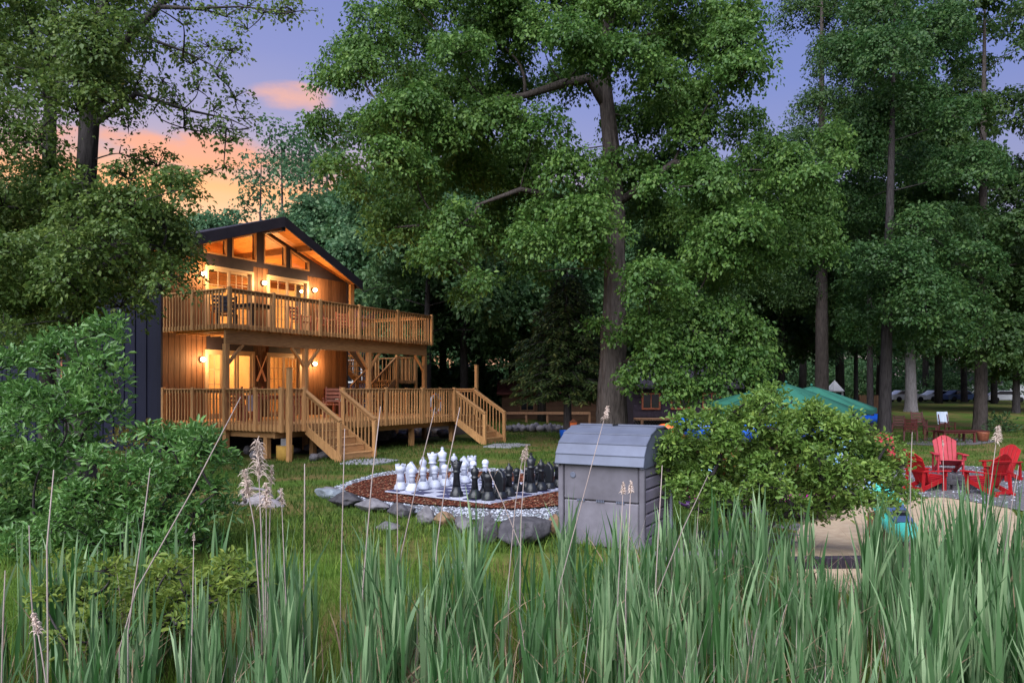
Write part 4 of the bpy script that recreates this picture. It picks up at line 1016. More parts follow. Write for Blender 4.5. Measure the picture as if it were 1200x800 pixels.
for y in (-.35, .35): MB().b2((-.85, y - .03, 1.1), (.85, y + .03, 1.18)).build('rail', M['darkwood'], rk)
b_ = P(788, 502, pk.y + 1.3)
kayak((b_.x + 1.40, pk.y + 1.15, pk.z + 1.27), 2.9, .80, .42, .0, M['bluepl'], 'glossy blue kayak on top of the rack, its bow beside the storage shed', blunt=6)
kayak((b_.x + 1.26, pk.y + 1.95, pk.z + 1.20), 2.9, .6, .32, .05, M['orange'], 'orange kayak on top of the rack behind the blue one', blunt=6)
kayak((pk.x - .1, pk.y + 1.4, pk.z + .52), 2.7, .64, .33, .02, M['ltblue'], 'pale blue kayak on the lower arms of the rack')
# paddle board leaning, teal kayak nose
lb = P(1018, 512, 14.6); g_ = GX(1018, 14.6)
pb = thing('paddle_board', 'pale blue paddle board leaning behind the right edge of the bush', 'paddle board', g_, .3)
mb = MB(); prof_ = [(-.0, .0), (.2, .1), (.33, .5), (.36, 1.0), (.32, 1.5), (.2, 1.85), (0, 2.0)]
pts = prof_ + [(-x, z) for x, z in reversed(prof_[1:-1])]
lean = Matrix.Rotation(-.62, 3, 'Y')
mb.prism([lean @ Vector((x + .1, .0, z * .88)) for x, z in pts], (0, .09, 0)); mb.build('board', M['ltblue'], pb, bevel=.012)
MB().prism([lean @ Vector((x * .5 + .1, -.004, .35 + z * .42)) for x, z in pts], (0, .003, 0)).build('deck_pad', M['cushion'], pb)
tA, tB = P(1062, 630, 10.5), P(1032, 578, 11.7); tv = tB - tA; tc_ = (tA + tB) / 2 - Vector((0, 0, .16))
tt = kayak(tc_, tv.length + .35, .46, .30, math.atan2(tv.y, tv.x), M['teal'], 'teal green kayak on the sand by the bush, its far end propped up', tilt=-math.asin(tv.z / tv.length), blunt=3.5)
gB = GX(1036, 11.4); pr_ = MB().b2((-.22, -.09, -.03), (.22, .09, max(.1, tB.z - gB.z - .24))).build('prop_block', M['cedar'], None, bevel=.02); pr_.location = gB; tag(pr_, 'short timber block propping up the teal kayak', 'block')
MB().box((-.2, .0, .31), (.5, .26, .03)).build('deck_pad', M['carb'], tt)
ob = MB().lathe([(.02, 0), (.15, .05), (.2, .18), (.15, .31), (.02, .36)], 16).build('beach_ball', M['orange'], None, True); q = G(1033, 553); ob.location = (q.x, q.y, q.z); tag(ob, 'orange ball beside the faded red chair at the bush edge', 'ball')
# life vests on the rack
for k, (dx, mt, lab) in enumerate(((-.35, 'redcloth', 'red life vest hung on the kayak rack, left'), (.05, 'white', 'white life vest hung on the kayak rack, middle'), (.42, 'purple', 'purple life vest hung on the kayak rack, right'))):
    t = thing('life_vest', lab, 'life vest', (rk.location.x + dx, rk.location.y - .42, pk.z + .62), 0, 'life vests on the rack')
    for s in (-1, 1): MB().b2((s * .11 - .085, -.05, 0), (s * .11 + .085, .04, .46)).build('front_panel', M[mt], t, bevel=.03)
    MB().b2((-.2, -.06, .16), (.2, -.045, .20)).build('strap', M['blackmetal'], t)
# black edging timber in front of the sand
e0, e1 = G(850, 668), G(1075, 664)
t = thing('edging_timber', 'black timber edging along the front of the sand', 'edging', (0, 0, 0))
for a, b in ((0, .48), (.5, 1)):
    p, q = e0.lerp(e1, a), e0.lerp(e1, b); MB().beam(p + Vector((0, 0, .06)), q + Vector((0, 0, .06)), .12, .16).build('timber', M['darkwall'], t, bevel=.012)

# ------------------------------------------------------------------ far lawn: mahogany seats round a low table
fc_ = make_chair(M['darkwood'], 'dark red wooden chair on the far lawn, leftmost of the set', 'dark red lawn furniture')
p = G(1053, 512); at(fc_, p, -.5)
p = G(1077, 509); copy_tree(fc_, p, -.2, 'dark red wooden chair on the far lawn, just right of the leftmost', scale=1.12)
p = G(1067, 517); copy_tree(fc_, p, 2.7, 'dark red wooden chair on the far lawn with its back to the camera')
p = G(1092, 517); copy_tree(fc_, p, .9, 'dark red wooden chair on the far lawn in the middle of the set')
p = G(1110, 510); copy_tree(fc_, p, .1, 'dark red wooden chair on the far lawn with a towel over it')
tw = thing('towel', 'pale blue striped towel draped over a dark red lawn chair', 'towel', p, .1); MB().box((0, .33, .82), (.56, .05, .62), M=Matrix.Rotation(-.2, 3, 'X')).build('cloth', M['towel'], tw, bevel=.01)
at(make_table(M['darkwood'], 1.5, .8, .5, 'long low dark red table on the far lawn', 'dark red lawn furniture'), G(1118, 518), .1)
at(make_table(M['darkwood'], 1.1, .6, .42, 'small low dark red bench table at the right end of the lawn set', 'dark red lawn furniture'), G(1140, 515), -.1)
pot = MB().lathe([(.12, 0), (.20, .05), (.24, .34), (.26, .4), (.23, .4), (.21, .36), (0, .36)], 16).build('planter_pot', M['rustwood'], None, True); pot.location = G(1152, 517); tag(pot, 'rounded terracotta pot at the right end of the dark red lawn set', 'pot')
patch('paving', smooth_poly([G(*q)[:2] for q in ((1060, 520), (1095, 513), (1160, 515), (1160, 519), (1110, 522))]), .012, M['gravelbed'])

# ------------------------------------------------------------------ buildings and fences beyond
def bld(name, label, px0, px1, Y, depth, z1, mt, roofm, ridge, board=.3, rz=0, eave=.4):
    x0, x1 = (px0 - 600) / F * Y, (px1 - 600) / F * Y; g = tz((x0 + x1) / 2, Y); t = thing(name, label, 'building', ((x0 + x1) / 2, Y, g), rz); w = x1 - x0
    MB().b2((-w / 2, .03, -.3), (w / 2, depth, z1)).build('wall', mt, t)
    n = max(3, int(z1 / board))
    for k in range(n): MB().b2((-w / 2, 0, k * z1 / n + .008), (w / 2, .028, (k + 1) * z1 / n - .008)).build('wall_board', mt, t)
    if roofm:
        for s in (0, 1):
            ya, yb = (-eave, depth / 2) if s == 0 else (depth + eave, depth / 2)
            za = z1 - .15
            MB().add([(-w / 2 - .3, ya, za), (w / 2 + .3, ya, za), (w / 2 + .3, yb, z1 + ridge), (-w / 2 - .3, yb, z1 + ridge), (-w / 2 - .3, ya, za + .14), (w / 2 + .3, ya, za + .14), (w / 2 + .3, yb, z1 + ridge + .14), (-w / 2 - .3, yb, z1 + ridge + .14)],
                     [(3, 2, 1, 0), (4, 5, 6, 7), (0, 1, 5, 4), (1, 2, 6, 5), (2, 3, 7, 6), (3, 0, 4, 7)]).build('roof', roofm, t)
        for sx in (-1, 1): MB().prism([(sx * (w / 2 - .02) - .02, .03, z1), (sx * (w / 2 - .02) - .02, depth, z1), (sx * (w / 2 - .02) - .02, depth / 2, z1 + ridge)], (.04, 0, 0)).build('gable', mt, t)
    return t, w
def window(t, x, z, w, h, mt, glass=None):
    m = MB(); m.b2((x - w / 2, -.05, z), (x - w / 2 + .08, -.001, z + h)); m.b2((x + w / 2 - .08, -.05, z), (x + w / 2, -.001, z + h)); m.b2((x - w / 2 + .08, -.05, z), (x + w / 2 - .08, -.001, z + .08)); m.b2((x - w / 2 + .08, -.05, z + h - .08), (x + w / 2 - .08, -.001, z + h))
    m.b2((x - .025, -.045, z + .08), (x + .025, -.002, z + h - .08))
    f = m.build('window', mt, t); MB().b2((x - w / 2 + .08, -.02, z + .08), (x + w / 2 - .08, -.0015, z + h - .08)).build('pane', glass or M['carglass'], f)
b1, w1 = bld('neighbour_house', 'dark neighbour house with red shingle roof right of the chalet', 372, 436, 39, 7, 5.1, M['darkwall'], M['redroof'], 1.5, .35)
window(b1, w1 / 2 - 1.0, 2.2, 1.0, 1.2, M['gazebo']); window(b1, w1 / 2 - 1.1, .5, 1.2, 1.0, M['darkwood'])
b2_, w2 = bld('brown_cabin', 'low brown board cabin wall behind the spruce', 588, 705, 46, 5, 1.75, M['brownwall'], M['redroof'], .6, .28)
window(b2_, -1.5, .6, .9, .8, M['cedar'])
b3, w3 = bld('dark_cabin', 'dark cabin with lattice skirt behind the big tree trunk', 742, 862, 36, 5, 2.4, M['darkwall'], M['shingle'], 1.0, .3)
for x in (-1.6, -.2, 1.3): window(b3, x, 1.25, .9, .8, M['rustwood'])
lt = MB()
for k in range(38):
    x = -w3 / 2 + k * w3 / 38
    lt.beam((x, -.06, .02), (x + .55, -.06, .75), .03, .012, (0, 1, 0)); lt.beam((x + .55, -.075, .02), (x, -.075, .75), .03, .012, (0, 1, 0))
lt.build('lattice', M['barkp'], b3)
MB().b2((-w3 / 2, -1.0, .78), (w3 / 2, -.1, .86)).build('porch_floor', M['cedar'], b3)
for x in (-2.2, -.7, .8, 2.2): MB().b2((x - .06, -1.0, -.3), (x + .06, -.88, .779)).build('porch_post', M['cedar'], b3)
# plank fence at the right
def fence(px0, px1, Y, h, label, mt, w=.16):
    x0, x1 = (px0 - 600) / F * Y, (px1 - 600) / F * Y; g = tz(x0, Y); t = thing('plank_fence', label, 'fence', (x0, Y, g)); n = int((x1 - x0) / w)
    me = MB().box((0, 0, 0), (w - .02, .03, h)).mesh('plank', bevel=.004); me.materials.append(mt)
    for k in range(n): link('plank', me, None, t, ((k + .5) * w, 0, h / 2 + rnd.uniform(-.01, .01)))
    for z in (.35, h - .3): MB().b2((0, .02, z), (n * w, .07, z + .09)).build('rail', mt, t)
    for k in range(int(n * w / 2.4) + 1): MB().b2((k * 2.4, .075, -.2), (k * 2.4 + .1, .17, h + .06)).build('post', mt, t)
fence(1007, 1036, 50, 1.75, 'light brown plank fence panel behind the green parasols', M['cedar'])
fence(690, 742, 52, 1.3, 'low weathered plank fence left of the big trunk', M['barkp'])
rail = thing('rail_fence', 'low timber rail along the lawn behind the far stairs', 'fence', GX(592, 41))
for k in range(5): MB().b2((k * 1.15 - .06, -.06, -.2), (k * 1.15 + .06, .06, .62)).build('post', M['cedar'], rail)
MB().b2((0, -.1, .5), (4.6, -.062, .64)).build('rail', M['cedar'], rail)
for k in range(14):
    px = 592 + k * 5.2; g = GX(px, 33 + rnd.uniform(-.3, .3)); rock('wall_stone', (g.x, g.y, g.z + .18), (rnd.uniform(.16, .26), .2, rnd.uniform(.17, .26)), M['stonewall'], 'dark stone in the low wall behind the far stairs, %s from the left' % ORD[k], 'stones of the low dark wall', k + 80, sub=2, cat='stone')
# white gazebo
gz_ = thing('garden_gazebo', 'small white lattice gazebo behind the parasols', 'gazebo', GX(978, 60)); gz_.scale = (.55, .55, .75)
for k in range(6):
    a = k * math.pi / 3; MB().b2((1.2 * math.cos(a) - .05, 1.2 * math.sin(a) - .05, 0), (1.2 * math.cos(a) + .05, 1.2 * math.sin(a) + .05, 2.4)).build('post', M['gazebo'], gz_)
    b = a + math.pi / 3
    for z in (.25, .9, 2.25): MB().beam((1.2 * math.cos(a), 1.2 * math.sin(a), z), (1.2 * math.cos(b), 1.2 * math.sin(b), z), .04, .09).build('rail', M['gazebo'], gz_)
    MB().add([(1.45 * math.cos(a), 1.45 * math.sin(a), 2.35), (1.45 * math.cos(b), 1.45 * math.sin(b), 2.35), (0, 0, 3.5), (1.45 * math.cos(a), 1.45 * math.sin(a), 2.30), (1.45 * math.cos(b), 1.45 * math.sin(b), 2.30), (0, 0, 3.45)], [(0, 1, 2), (5, 4, 3), (0, 3, 4, 1), (1, 4, 5, 2), (2, 5, 3, 0)]).build('roof_panel', M['gazebo'], gz_)
# blue covered rowing boat by the trees
bb = GX(1015, 40); kayak((bb.x, bb.y, bb.z + .35), 2.2, .9, .6, .2, M['bluepl'], 'blue boat hull behind the slim trunks by the parasols', seat=False, group=None)
# distant cars
def car(px, Y, mt, label, rz=0):
    t = thing('parked_car', label, 'car', GX(px, Y), rz, 'cars parked beyond the far lawn')
    o2 = [(-2.1, .25), (2.1, .25), (2.15, .65), (1.9, .82), (1.1, .92), (.5, 1.4), (-1.0, 1.42), (-1.7, .95), (-2.1, .88)]
    MB().prism([(x, -.85, z) for x, z in o2], (0, 1.7, 0)).build('body', mt, t, bevel=.06)
    MB().prism([(x, -.86, z) for x, z in [(.95, .92), (.45, 1.32), (-.9, 1.34), (-1.5, .95)]], (0, 1.72, 0)).build('side_glass', M['carglass'], t)
    for x in (-1.3, 1.3):
        for y in (-.82, .82):
            m = MB().lathe([(.05, -.1), (.30, -.1), (.33, -.06), (.33, .06), (.30, .1), (.05, .1)], 16).build('wheel', M['tyre'], t, True); m.location = (x, y, .33); m.rotation_euler = (R(90), 0, 0)
    for y in (-.6, .6): MB().box((2.13, y, .66), (.05, .3, .12)).build('headlight', M['gazebo'], t)
car(1062, 92, M['carw'], 'white car beyond the far lawn behind the forked pale trunk')
car(1100, 96, M['carw'], 'pale car beyond the far lawn among the slim trunks', .1); car(1126, 94, M['carb'], 'dark blue car beyond the far lawn left of the thick trunk')
car(1178, 90, M['carw'], 'white car beyond the far lawn at the right edge', -.2)
b5, w5 = bld('far_house', 'pale house far beyond the lawn at the right', 1085, 1200, 120, 8, 2.6, M['gazebo'], M['shingle'], 1.6, .4)
for x in (-5, -2, 2, 5): window(b5, x, .9, 1.1, 1.2, M['darkwall'])
# small things by the spruce and the trunk
cb_ = MB().lathe([(.16, 0), (.20, .42), (.21, .44), (.18, .44), (.16, .40), (0, .40)], 16).build('bucket', M['bluepl'], None, True); g = GX(662, 27.0); cb_.location = g; tag(cb_, 'blue bucket at the foot of the spruce', 'bucket')
bh = thing('bird_feeder', 'orange box bird feeder fixed on the right of the spruce trunk', 'bird feeder', GX(668, 27.3) + Vector((.12, 0, .45)))
MB().b2((-.12, -.1, 0), (.12, .1, .28)).build('box', M['orange'], bh); MB().prism([(-.16, -.14, .28), (.16, -.14, .28), (0, -.14, .40)], (0, .28, 0)).build('lid', M['rustwood'], bh); MB().lathe([(.03, 0), (.03, .01)], 10, (0, -.105, .14)).build('hole', M['blackmetal'], bh)
# ------------------------------------------------------------------ vegetation
rg = np.random.default_rng(11)
def nrm(a): return a / np.maximum(np.linalg.norm(a, axis=-1, keepdims=True), 1e-9)
def tri_mesh(name, verts, faces4, tone=None, smooth=False):
    """verts (N,3), faces4 (F,k)"""
    me = bpy.data.meshes.new(name); k = faces4.shape[1]
    me.vertices.add(len(verts)); me.vertices.foreach_set('co', np.ascontiguousarray(verts, np.float32).ravel())
    me.loops.add(faces4.size); me.loops.foreach_set('vertex_index', np.ascontiguousarray(faces4, np.int32).ravel())
    me.polygons.add(len(faces4)); me.polygons.foreach_set('loop_start', np.arange(0, faces4.size, k, dtype=np.int32)); me.polygons.foreach_set('loop_total', np.full(len(faces4), k, np.int32))
    me.update(calc_edges=True)
    if tone is not None:
        at_ = me.attributes.new('tone', 'FLOAT', 'POINT'); at_.data.foreach_set('value', np.ascontiguousarray(tone, np.float32))
    if smooth: me.shade_smooth()
    return me
def leaf_mesh(name, pos, dirv, nor, ln, wd, tone, fold=.18, fine=False):
    n = len(pos); dirv = nrm(dirv); side = nrm(np.cross(dirv, nor)); nor = np.cross(side, dirv); L1 = ln[:, None]; W1 = wd[:, None] / 2
    if not fine:
        v = np.stack([pos, pos + dirv * L1 * .45 + side * W1 + nor * W1 * fold * 2, pos + dirv * L1 - nor * L1 * .10, pos + dirv * L1 * .45 - side * W1 + nor * W1 * fold * 2], 1)
        b = (np.arange(n) * 4)[:, None]; f = np.concatenate([b + np.array([[0, 1, 2]]), b + np.array([[0, 2, 3]])], 0); k = 4
    else:
        v = np.stack([pos, pos + dirv * L1 * .33 + side * W1 * .85 + nor * W1 * fold * 2, pos + dirv * L1 * .68 + side * W1 * .8 + nor * (W1 * fold * 2 - L1 * .04), pos + dirv * L1 - nor * L1 * .16,
                      pos + dirv * L1 * .68 - side * W1 * .8 + nor * (W1 * fold * 2 - L1 * .04), pos + dirv * L1 * .33 - side * W1 * .85 + nor * W1 * fold * 2], 1)
        b = (np.arange(n) * 6)[:, None]; f = np.concatenate([b + np.array([[0, 1, 2, 3]]), b + np.array([[0, 3, 4, 5]])], 0); k = 6
    return tri_mesh(name, v.reshape(-1, 3), f, np.repeat(np.clip(tone, 0, 1), k))
UP = np.array([0, 0, 1.0])
def foliage(blobs, per_area, leaf, spray_r, per_spray, droop=.25, aspect=.6, fine=False, name='crown', shell=.55, up_w=.7, twig=None, lift=-.35):
    """blobs: (N,7) x,y,z,rx,ry,rz,density. sprays spread over each blob's shell, leaves on the sprays"""
    PS, DR, NO, TN = [], [], [], []; twigs = []
    for b in blobs:
        c, r, den = np.array(b[:3]), np.array(b[3:6]), b[6]
        ns_ = max(3, int(per_area * den * 4 * math.pi * (r[0] * r[1] * r[2]) ** (2 / 3)))
        d = nrm(rg.normal(size=(ns_, 3))); d[:, 2] = np.where(d[:, 2] < -.55, -d[:, 2], d[:, 2])
        rad = shell + (1.05 - shell) * rg.random((ns_, 1)) ** .6
        sc = c + d * r * rad
        n0 = nrm(d * .55 + UP * up_w + rg.normal(size=(ns_, 3)) * .35)
        t1 = nrm(np.cross(n0, rg.normal(size=(ns_, 3)))); t2 = np.cross(n0, t1)
        m = per_spray; a = rg.random((ns_, m)) * 2 * math.pi; R_ = spray_r * rg.uniform(.6, 1.3, (ns_, 1)) * np.sqrt(rg.random((ns_, m)))
        ca, sa = np.cos(a)[..., None], np.sin(a)[..., None]
        od = t1[:, None] * ca + t2[:, None] * sa
        p = sc[:, None] + od * R_[..., None] + n0[:, None] * rg.normal(size=(ns_, m, 1)) * spray_r * .22 - UP * (droop * R_ ** 2 / spray_r)[..., None]
        PS.append(p.reshape(-1, 3)); DR.append((od + rg.normal(size=(ns_, m, 3)) * .45 + UP * lift).reshape(-1, 3))
        NO.append((n0[:, None] + rg.normal(size=(ns_, m, 3)) * .45).reshape(-1, 3))
        TN.append((.12 + .16 * rg.random() + .36 * rg.random((ns_, 1)) + .42 * rg.random((ns_, m)) ** 1.5).reshape(-1))
        if twig:
            for q in sc[:: max(1, ns_ // twig)]: twigs.append((c, q))
    p = np.concatenate(PS); n = len(p); ln = leaf * np.clip(rg.lognormal(-.03, .32, n), .45, 1.5)
    return leaf_mesh(name, p, np.concatenate(DR), np.concatenate(NO), ln, ln * aspect * rg.uniform(.8, 1.2, n), np.concatenate(TN), fine=fine), twigs
def limb(mb, p, q, r0, r1, sag=.15, n=5, sides=6):
    p, q = Vector(p), Vector(q); ln = (q - p).length; off = Vector((rnd.uniform(-1, 1), rnd.uniform(-1, 1), rnd.uniform(-.3, .6))) * ln * sag
    pts = [p.lerp(q, k / n) + off * math.sin(math.pi * k / n) for k in range(n + 1)]
    mb.tube(pts, [r0 + (r1 - r0) * (k / n) for k in range(n + 1)], sides); return pts
def trunk_mesh(pts, rad, n=36, ridges=0, flare=.0, seed=0):
    """bark ridges as real relief"""
    pts = [Vector(p) for p in pts]; fine = []
    segs = 14 if ridges else 5
    for i in range(len(pts) - 1):
        for s in range(segs): fine.append((pts[i].lerp(pts[i + 1], s / segs), rad[i] + (rad[i + 1] - rad[i]) * s / segs))
    fine.append((pts[-1], rad[-1])); z0 = pts[0].z; mb = MB()
    for i, (p, r) in enumerate(fine):
        hgt = p.z - z0
        for k in range(n):
            a = 2 * math.pi * k / n; fl = 1 + flare * math.exp(-hgt / .5) * (1 + .35 * math.sin(3 * a + seed) + .2 * math.sin(5 * a))
            rr = r * fl
            if ridges:
                rr *= 1 + ridges * (abs(mnoise.noise(Vector((math.cos(a) * 3.2, math.sin(a) * 3.2, hgt * .55 + seed)))) * -1.1 + .35 * mnoise.noise(Vector((math.cos(a) * 7, math.sin(a) * 7, hgt * 1.9 + seed))))
            mb.v.append((p.x + rr * math.cos(a), p.y + rr * math.sin(a), p.z))
    for i in range(len(fine) - 1):
        for k in range(n): mb.f.append((i * n + k, i * n + (k + 1) % n, (i + 1) * n + (k + 1) % n, (i + 1) * n + k))
    mb.f.append(tuple((len(fine) - 1) * n + k for k in range(n)))
    return mb
def px_blobs(lst, Y, dy, den=1.0, ry=.8, flat=False):
    out = []
    for q in lst:
        px, py, r = q[:3]; d = q[3] if len(q) > 3 else rnd.uniform(-dy, dy); dn = q[4] if len(q) > 4 else den
        p = P(px, py, Y + d); s = (Y + d) / F; fx_ = rnd.uniform(.85, 1.3) if flat else 1; out.append((p.x, p.y, p.z, r * s * fx_, r * s * ry * (rnd.uniform(.9, 1.4) if flat else 1), r * s * (rnd.uniform(.68, 1.05) if flat else .85), dn))
    return out
def grid_blobs(rows, r, jit=.35):
    out = []
    for y, x0, x1 in rows:
        n = max(1, int(round((x1 - x0) / (r * 1.25))))
        for k in range(n + 1): out.append((x0 + (x1 - x0) * k / max(1, n) + rnd.uniform(-jit, jit) * r, y + rnd.uniform(-jit, jit) * r, r * rnd.uniform(.75, 1.2)))
    return out
def branch_tree(mb, roots, targets, rmax, kr=.015):
    nodes = list(roots); par = [None] * len(roots); cnt = [0] * len(roots); idx_ = []
    def droot(q): return min((q - r).length for r in roots)
    for q in sorted(targets, key=droot):
        best = min(range(len(nodes)), key=lambda k: (nodes[k] - q).length + max(0, nodes[k].z - q.z) * .8 + (0 if par[k] is None else .25 * droot(nodes[k])))
        nodes.append(q); par.append(best); cnt.append(1); idx_.append(len(nodes) - 1)
    for k in reversed(idx_):
        if par[par[k]] is not None: cnt[par[k]] += cnt[k]
    for k in idx_:
        r0 = min(rmax, kr * math.sqrt(cnt[k]) + .004); limb(mb, nodes[par[k]], nodes[k], r0 * 1.15, r0 * .55, .16, 6, 6)
def tree(label, tp, trad, blobs, lm, bm_, per_area, leaf, spray, per_spray, ridges=0, sides=16, flare=.35, branch_from=.35, bigs=(), group=None, name='leafy_tree', aspect=.65, fine=False, twig=4, droop=.3, seed=0, br=.09, kr=.015, shell=.5, lift=-.35):
    base = Vector(tp[0]); t = thing(name, label, 'tree', base, 0, group)
    loc = [Vector(p) - base for p in tp]
    trunk_mesh(loc, trad, sides, ridges, flare, seed).build('trunk', bm_, t, True)
    lb_ = [(b[0] - base.x, b[1] - base.y, b[2] - base.z) + tuple(b[3:]) for b in blobs]
    me, tw_ = foliage(lb_, per_area, leaf, spray, per_spray, droop, aspect, fine, twig=twig, shell=shell, lift=lift)
    link('crown', me, lm, t)
    mb = MB()
    top = loc[-1].z; tr_nodes = []
    for i in range(len(loc) - 1):
        for s in range(6):
            q = loc[i].lerp(loc[i + 1], s / 6)
            if q.z > top * branch_from: tr_nodes.append(q)
    for pts, rs in bigs: tr_nodes += [Vector(q) - base for q in pts[1:]]
    branch_tree(mb, tr_nodes, [Vector(b[:3]) for b in lb_], br, kr)
    for c, q in tw_: limb(mb, c, q, .016, .005, .12, 2, 3)
    for pts, rs in bigs: mb.tube([Vector(p) - base for p in pts], rs, 10)
    mb.build('branches', bm_, t, True)
    return t

# --- the big maple in the middle
YM = 24.5
rows = [(-45, 490, 850), (5, 470, 860), (55, 450, 865), (105, 420, 650), (105, 760, 868), (155, 430, 640), (150, 765, 870), (205, 450, 665), (205, 745, 930), (250, 475, 680), (250, 755, 965), (292, 520, 670), (292, 780, 945), (330, 775, 860)]
mb_ = grid_blobs(rows, 35, .5) + [b for b in grid_blobs([(80, 460, 640), (130, 440, 660), (180, 450, 650), (230, 480, 670), (80, 760, 860), (130, 760, 870), (180, 760, 890), (230, 750, 940), (275, 770, 950), (30, 480, 850)], 28, .8) if rnd.random() < .6] + [(385, 95, 24), (378, 150, 20), (402, 62, 20), (395, 195, 24), (418, 225, 22), (430, 20, 26, 0, .7), (465, 270, 22), (500, 300, 20), (975, 165, 22), (985, 190, 16), (700, 20, 40), (700, 60, 36), (720, -40, 45), (700, 300, 18, -1.8), (685, 262, 24, -1.5),
    (700, 378, 14, -1.2), (724, 395, 12, -1.2), (760, 385, 30, -2), (800, 365, 34, -1.5), (845, 380, 34, -1.5), (880, 400, 26, -1.5), (770, 425, 32, -2.2), (815, 420, 36, -2), (860, 432, 34, -1.5), (790, 455, 24, -2.4), (830, 458, 24, -2), (890, 430, 20, -1.5), (735, 445, 16, -2), (480, 215, 34), (560, 330, 18), (620, 320, 22), (540, 345, 14)]
tpx = [(716, 505), (717, 470), (718, 420), (721, 330), (721, 250), (716, 170), (708, 95), (712, 20), (715, -60)]
tp = [P(a, b, YM) for a, b in tpx]; tp[0] = GX(716, YM) - Vector((0, 0, .1))
tree('huge maple with ridged grey trunk standing in the middle behind the storage shed', tp, [.54, .50, .46, .37, .32, .28, .22, .14, .06], px_blobs(mb_, YM, 3.2, flat=True), L['maple'], M['bark'], 7.6, .115, .34, 32, ridges=.22, sides=56, flare=.10, shell=.3, lift=-.6, branch_from=.32,
     bigs=(([P(714, 130, YM), P(690, 92, YM), P(660, 98, YM - .5), P(615, 112, YM - .8), P(570, 118, YM - 1.2)], [.2, .17, .14, .10, .05]), ([P(716, 300, YM), P(680, 235, YM - .8), P(610, 222, YM - 1.5), P(560, 240, YM - 2)], [.14, .11, .08, .04]), ([P(722, 240, YM), P(790, 190, YM - .8), P(860, 200, YM - 1)], [.15, .10, .05]), ([P(722, 430, YM), P(760, 410, YM - 1.2), P(820, 400, YM - 2)], [.09, .07, .03])), name='maple_tree', br=.10)

# --- trees at the left, in front of the dark side wall
rows = [(-40, -60, 200), (0, -60, 190), (40, -60, 150), (80, -60, 140), (120, -50, 130), (205, -50, 60), (235, -50, 195), (270, -60, 205), (250, -60, 200), (290, -60, 205), (320, -60, 190), (305, -60, 195), (335, -60, 160), (350, 60, 150), (370, -60, 80), (160, -50, 40), (395, -40, 90), (60, 60, 150), (100, 70, 150)]
lb1 = grid_blobs(rows, 31) + [(a, b, 24, -1.6) for a, b in ((95, 215), (110, 240), (85, 255), (115, 60), (90, 95), (120, 120), (100, 30))] + [(205, 215, 18), (215, 290, 22), (190, 340, 14), (60, 395, 24), (20, 410, 26), (185, 195, 22), (150, 210, 24), (240, 205, 14, 0, .6), (262, 196, 9, 0, .6)]
sp = [(170, 60), (190, 95), (215, 30), (240, 12), (265, 20), (290, 8), (310, 15), (330, 10), (180, 130), (205, 120), (225, 75), (245, 55), (232, 105), (255, 90), (270, 60), (250, 130), (275, 115), (265, 150), (285, 140), (215, 150), (240, 155), (160, 100), (150, 150), (290, 35), (345, 14), (200, 60), (180, 20), (272, 165), (140, 180)]
lb1 += [(a, b, rnd.uniform(13, 20), rnd.uniform(-1.2, 1.2), .5) for a, b in sp]
YL = 15.5
tp = [P(a, b, YL) for a, b in ((92, 560), (93, 400), (97, 300), (100, 230), (104, 150), (112, 70), (125, -40))]; tp[0] = GX(92, YL) - Vector((0, 0, .1))
tree('leafy tree with dark leaning trunk left of the house, thin twigs over the sky', tp, [.27, .24, .225, .21, .19, .14, .06], px_blobs(lb1, YL, 2.0, flat=True), L['left'], M['barkd'], 14, .080, .22, 20, kr=.008, ridges=.15, sides=28, branch_from=.3,
     bigs=(([P(110, 90, YL), P(150, 45, YL), P(185, 8, YL), P(230, -30, YL)], [.11, .09, .07, .04]), ([P(104, 150, YL), P(160, 110, YL), P(215, 128, YL), P(270, 140, YL), P(292, 150, YL)], [.07, .05, .03, .016, .006]), ([P(185, 8, YL), P(225, 10, YL), P(280, 8, YL), P(345, 14, YL)], [.05, .03, .018, .006]), ([P(160, 40, YL), P(215, 60, YL), P(255, 80, YL)], [.04, .02, .006]), ([P(95, 330, YL), P(140, 300, YL - .5), P(190, 290, YL - .8)], [.09, .06, .02])), twig=5)
tp = [P(a, b, 18.5) for a, b in ((56, 530), (56, 400), (57, 250), (58, 150), (62, 60), (66, -40))]; tp[0] = GX(56, 18.5) - Vector((0, 0, .1))
tree('slimmer tree with straight trunk at the far left behind the dark trunk', tp, [.20, .18, .16, .15, .12, .06], px_blobs(grid_blobs([(-30, -60, 120), (30, -60, 110), (90, -60, 90), (300, -60, 60), (345, -60, 70), (250, -60, 40)], 36), 18.5, 2), L['left'], M['barkd'], 9, .11, .28, 16, sides=20, branch_from=.35)

# --- trees at the right
def rtree(label, px, basey, wpx, rows, r, mats=('right', 'barkd'), lean=0, per=5.8, leaf=.128, fork=None, Yfix=None, extra=(), ridges=.15, top=-50, airy=0):
    g = G(px, basey) if Yfix is None else GX(px, Yfix); Y = g.y; s = Y / F; w = wpx * s / 2 * .76
    ys = [basey] + [420 + (top - 420) * k / 4 for k in range(5)]
    tp = [P(px + lean * (basey - y) / 400, y, Y) for y in ys]; tp[0] = g - Vector((0, 0, .15))
    return tree(label, tp, [w * 1.2, w, w * .82, w * .58, w * .32, w * .08], px_blobs([(a, b, c * (.8 if b < airy else 1), rnd.uniform(-3.2, 3.2), .62 if b < airy else 1.1) for a, b, c in grid_blobs(rows, r * .9, .5)], Y, 3.2, flat=True), L[mats[0]], M[mats[1]], per, leaf, .34 * Y / 30, 28, ridges=ridges, sides=24, branch_from=.42, flare=.3, group='trees on the right lawn', bigs=fork or ())
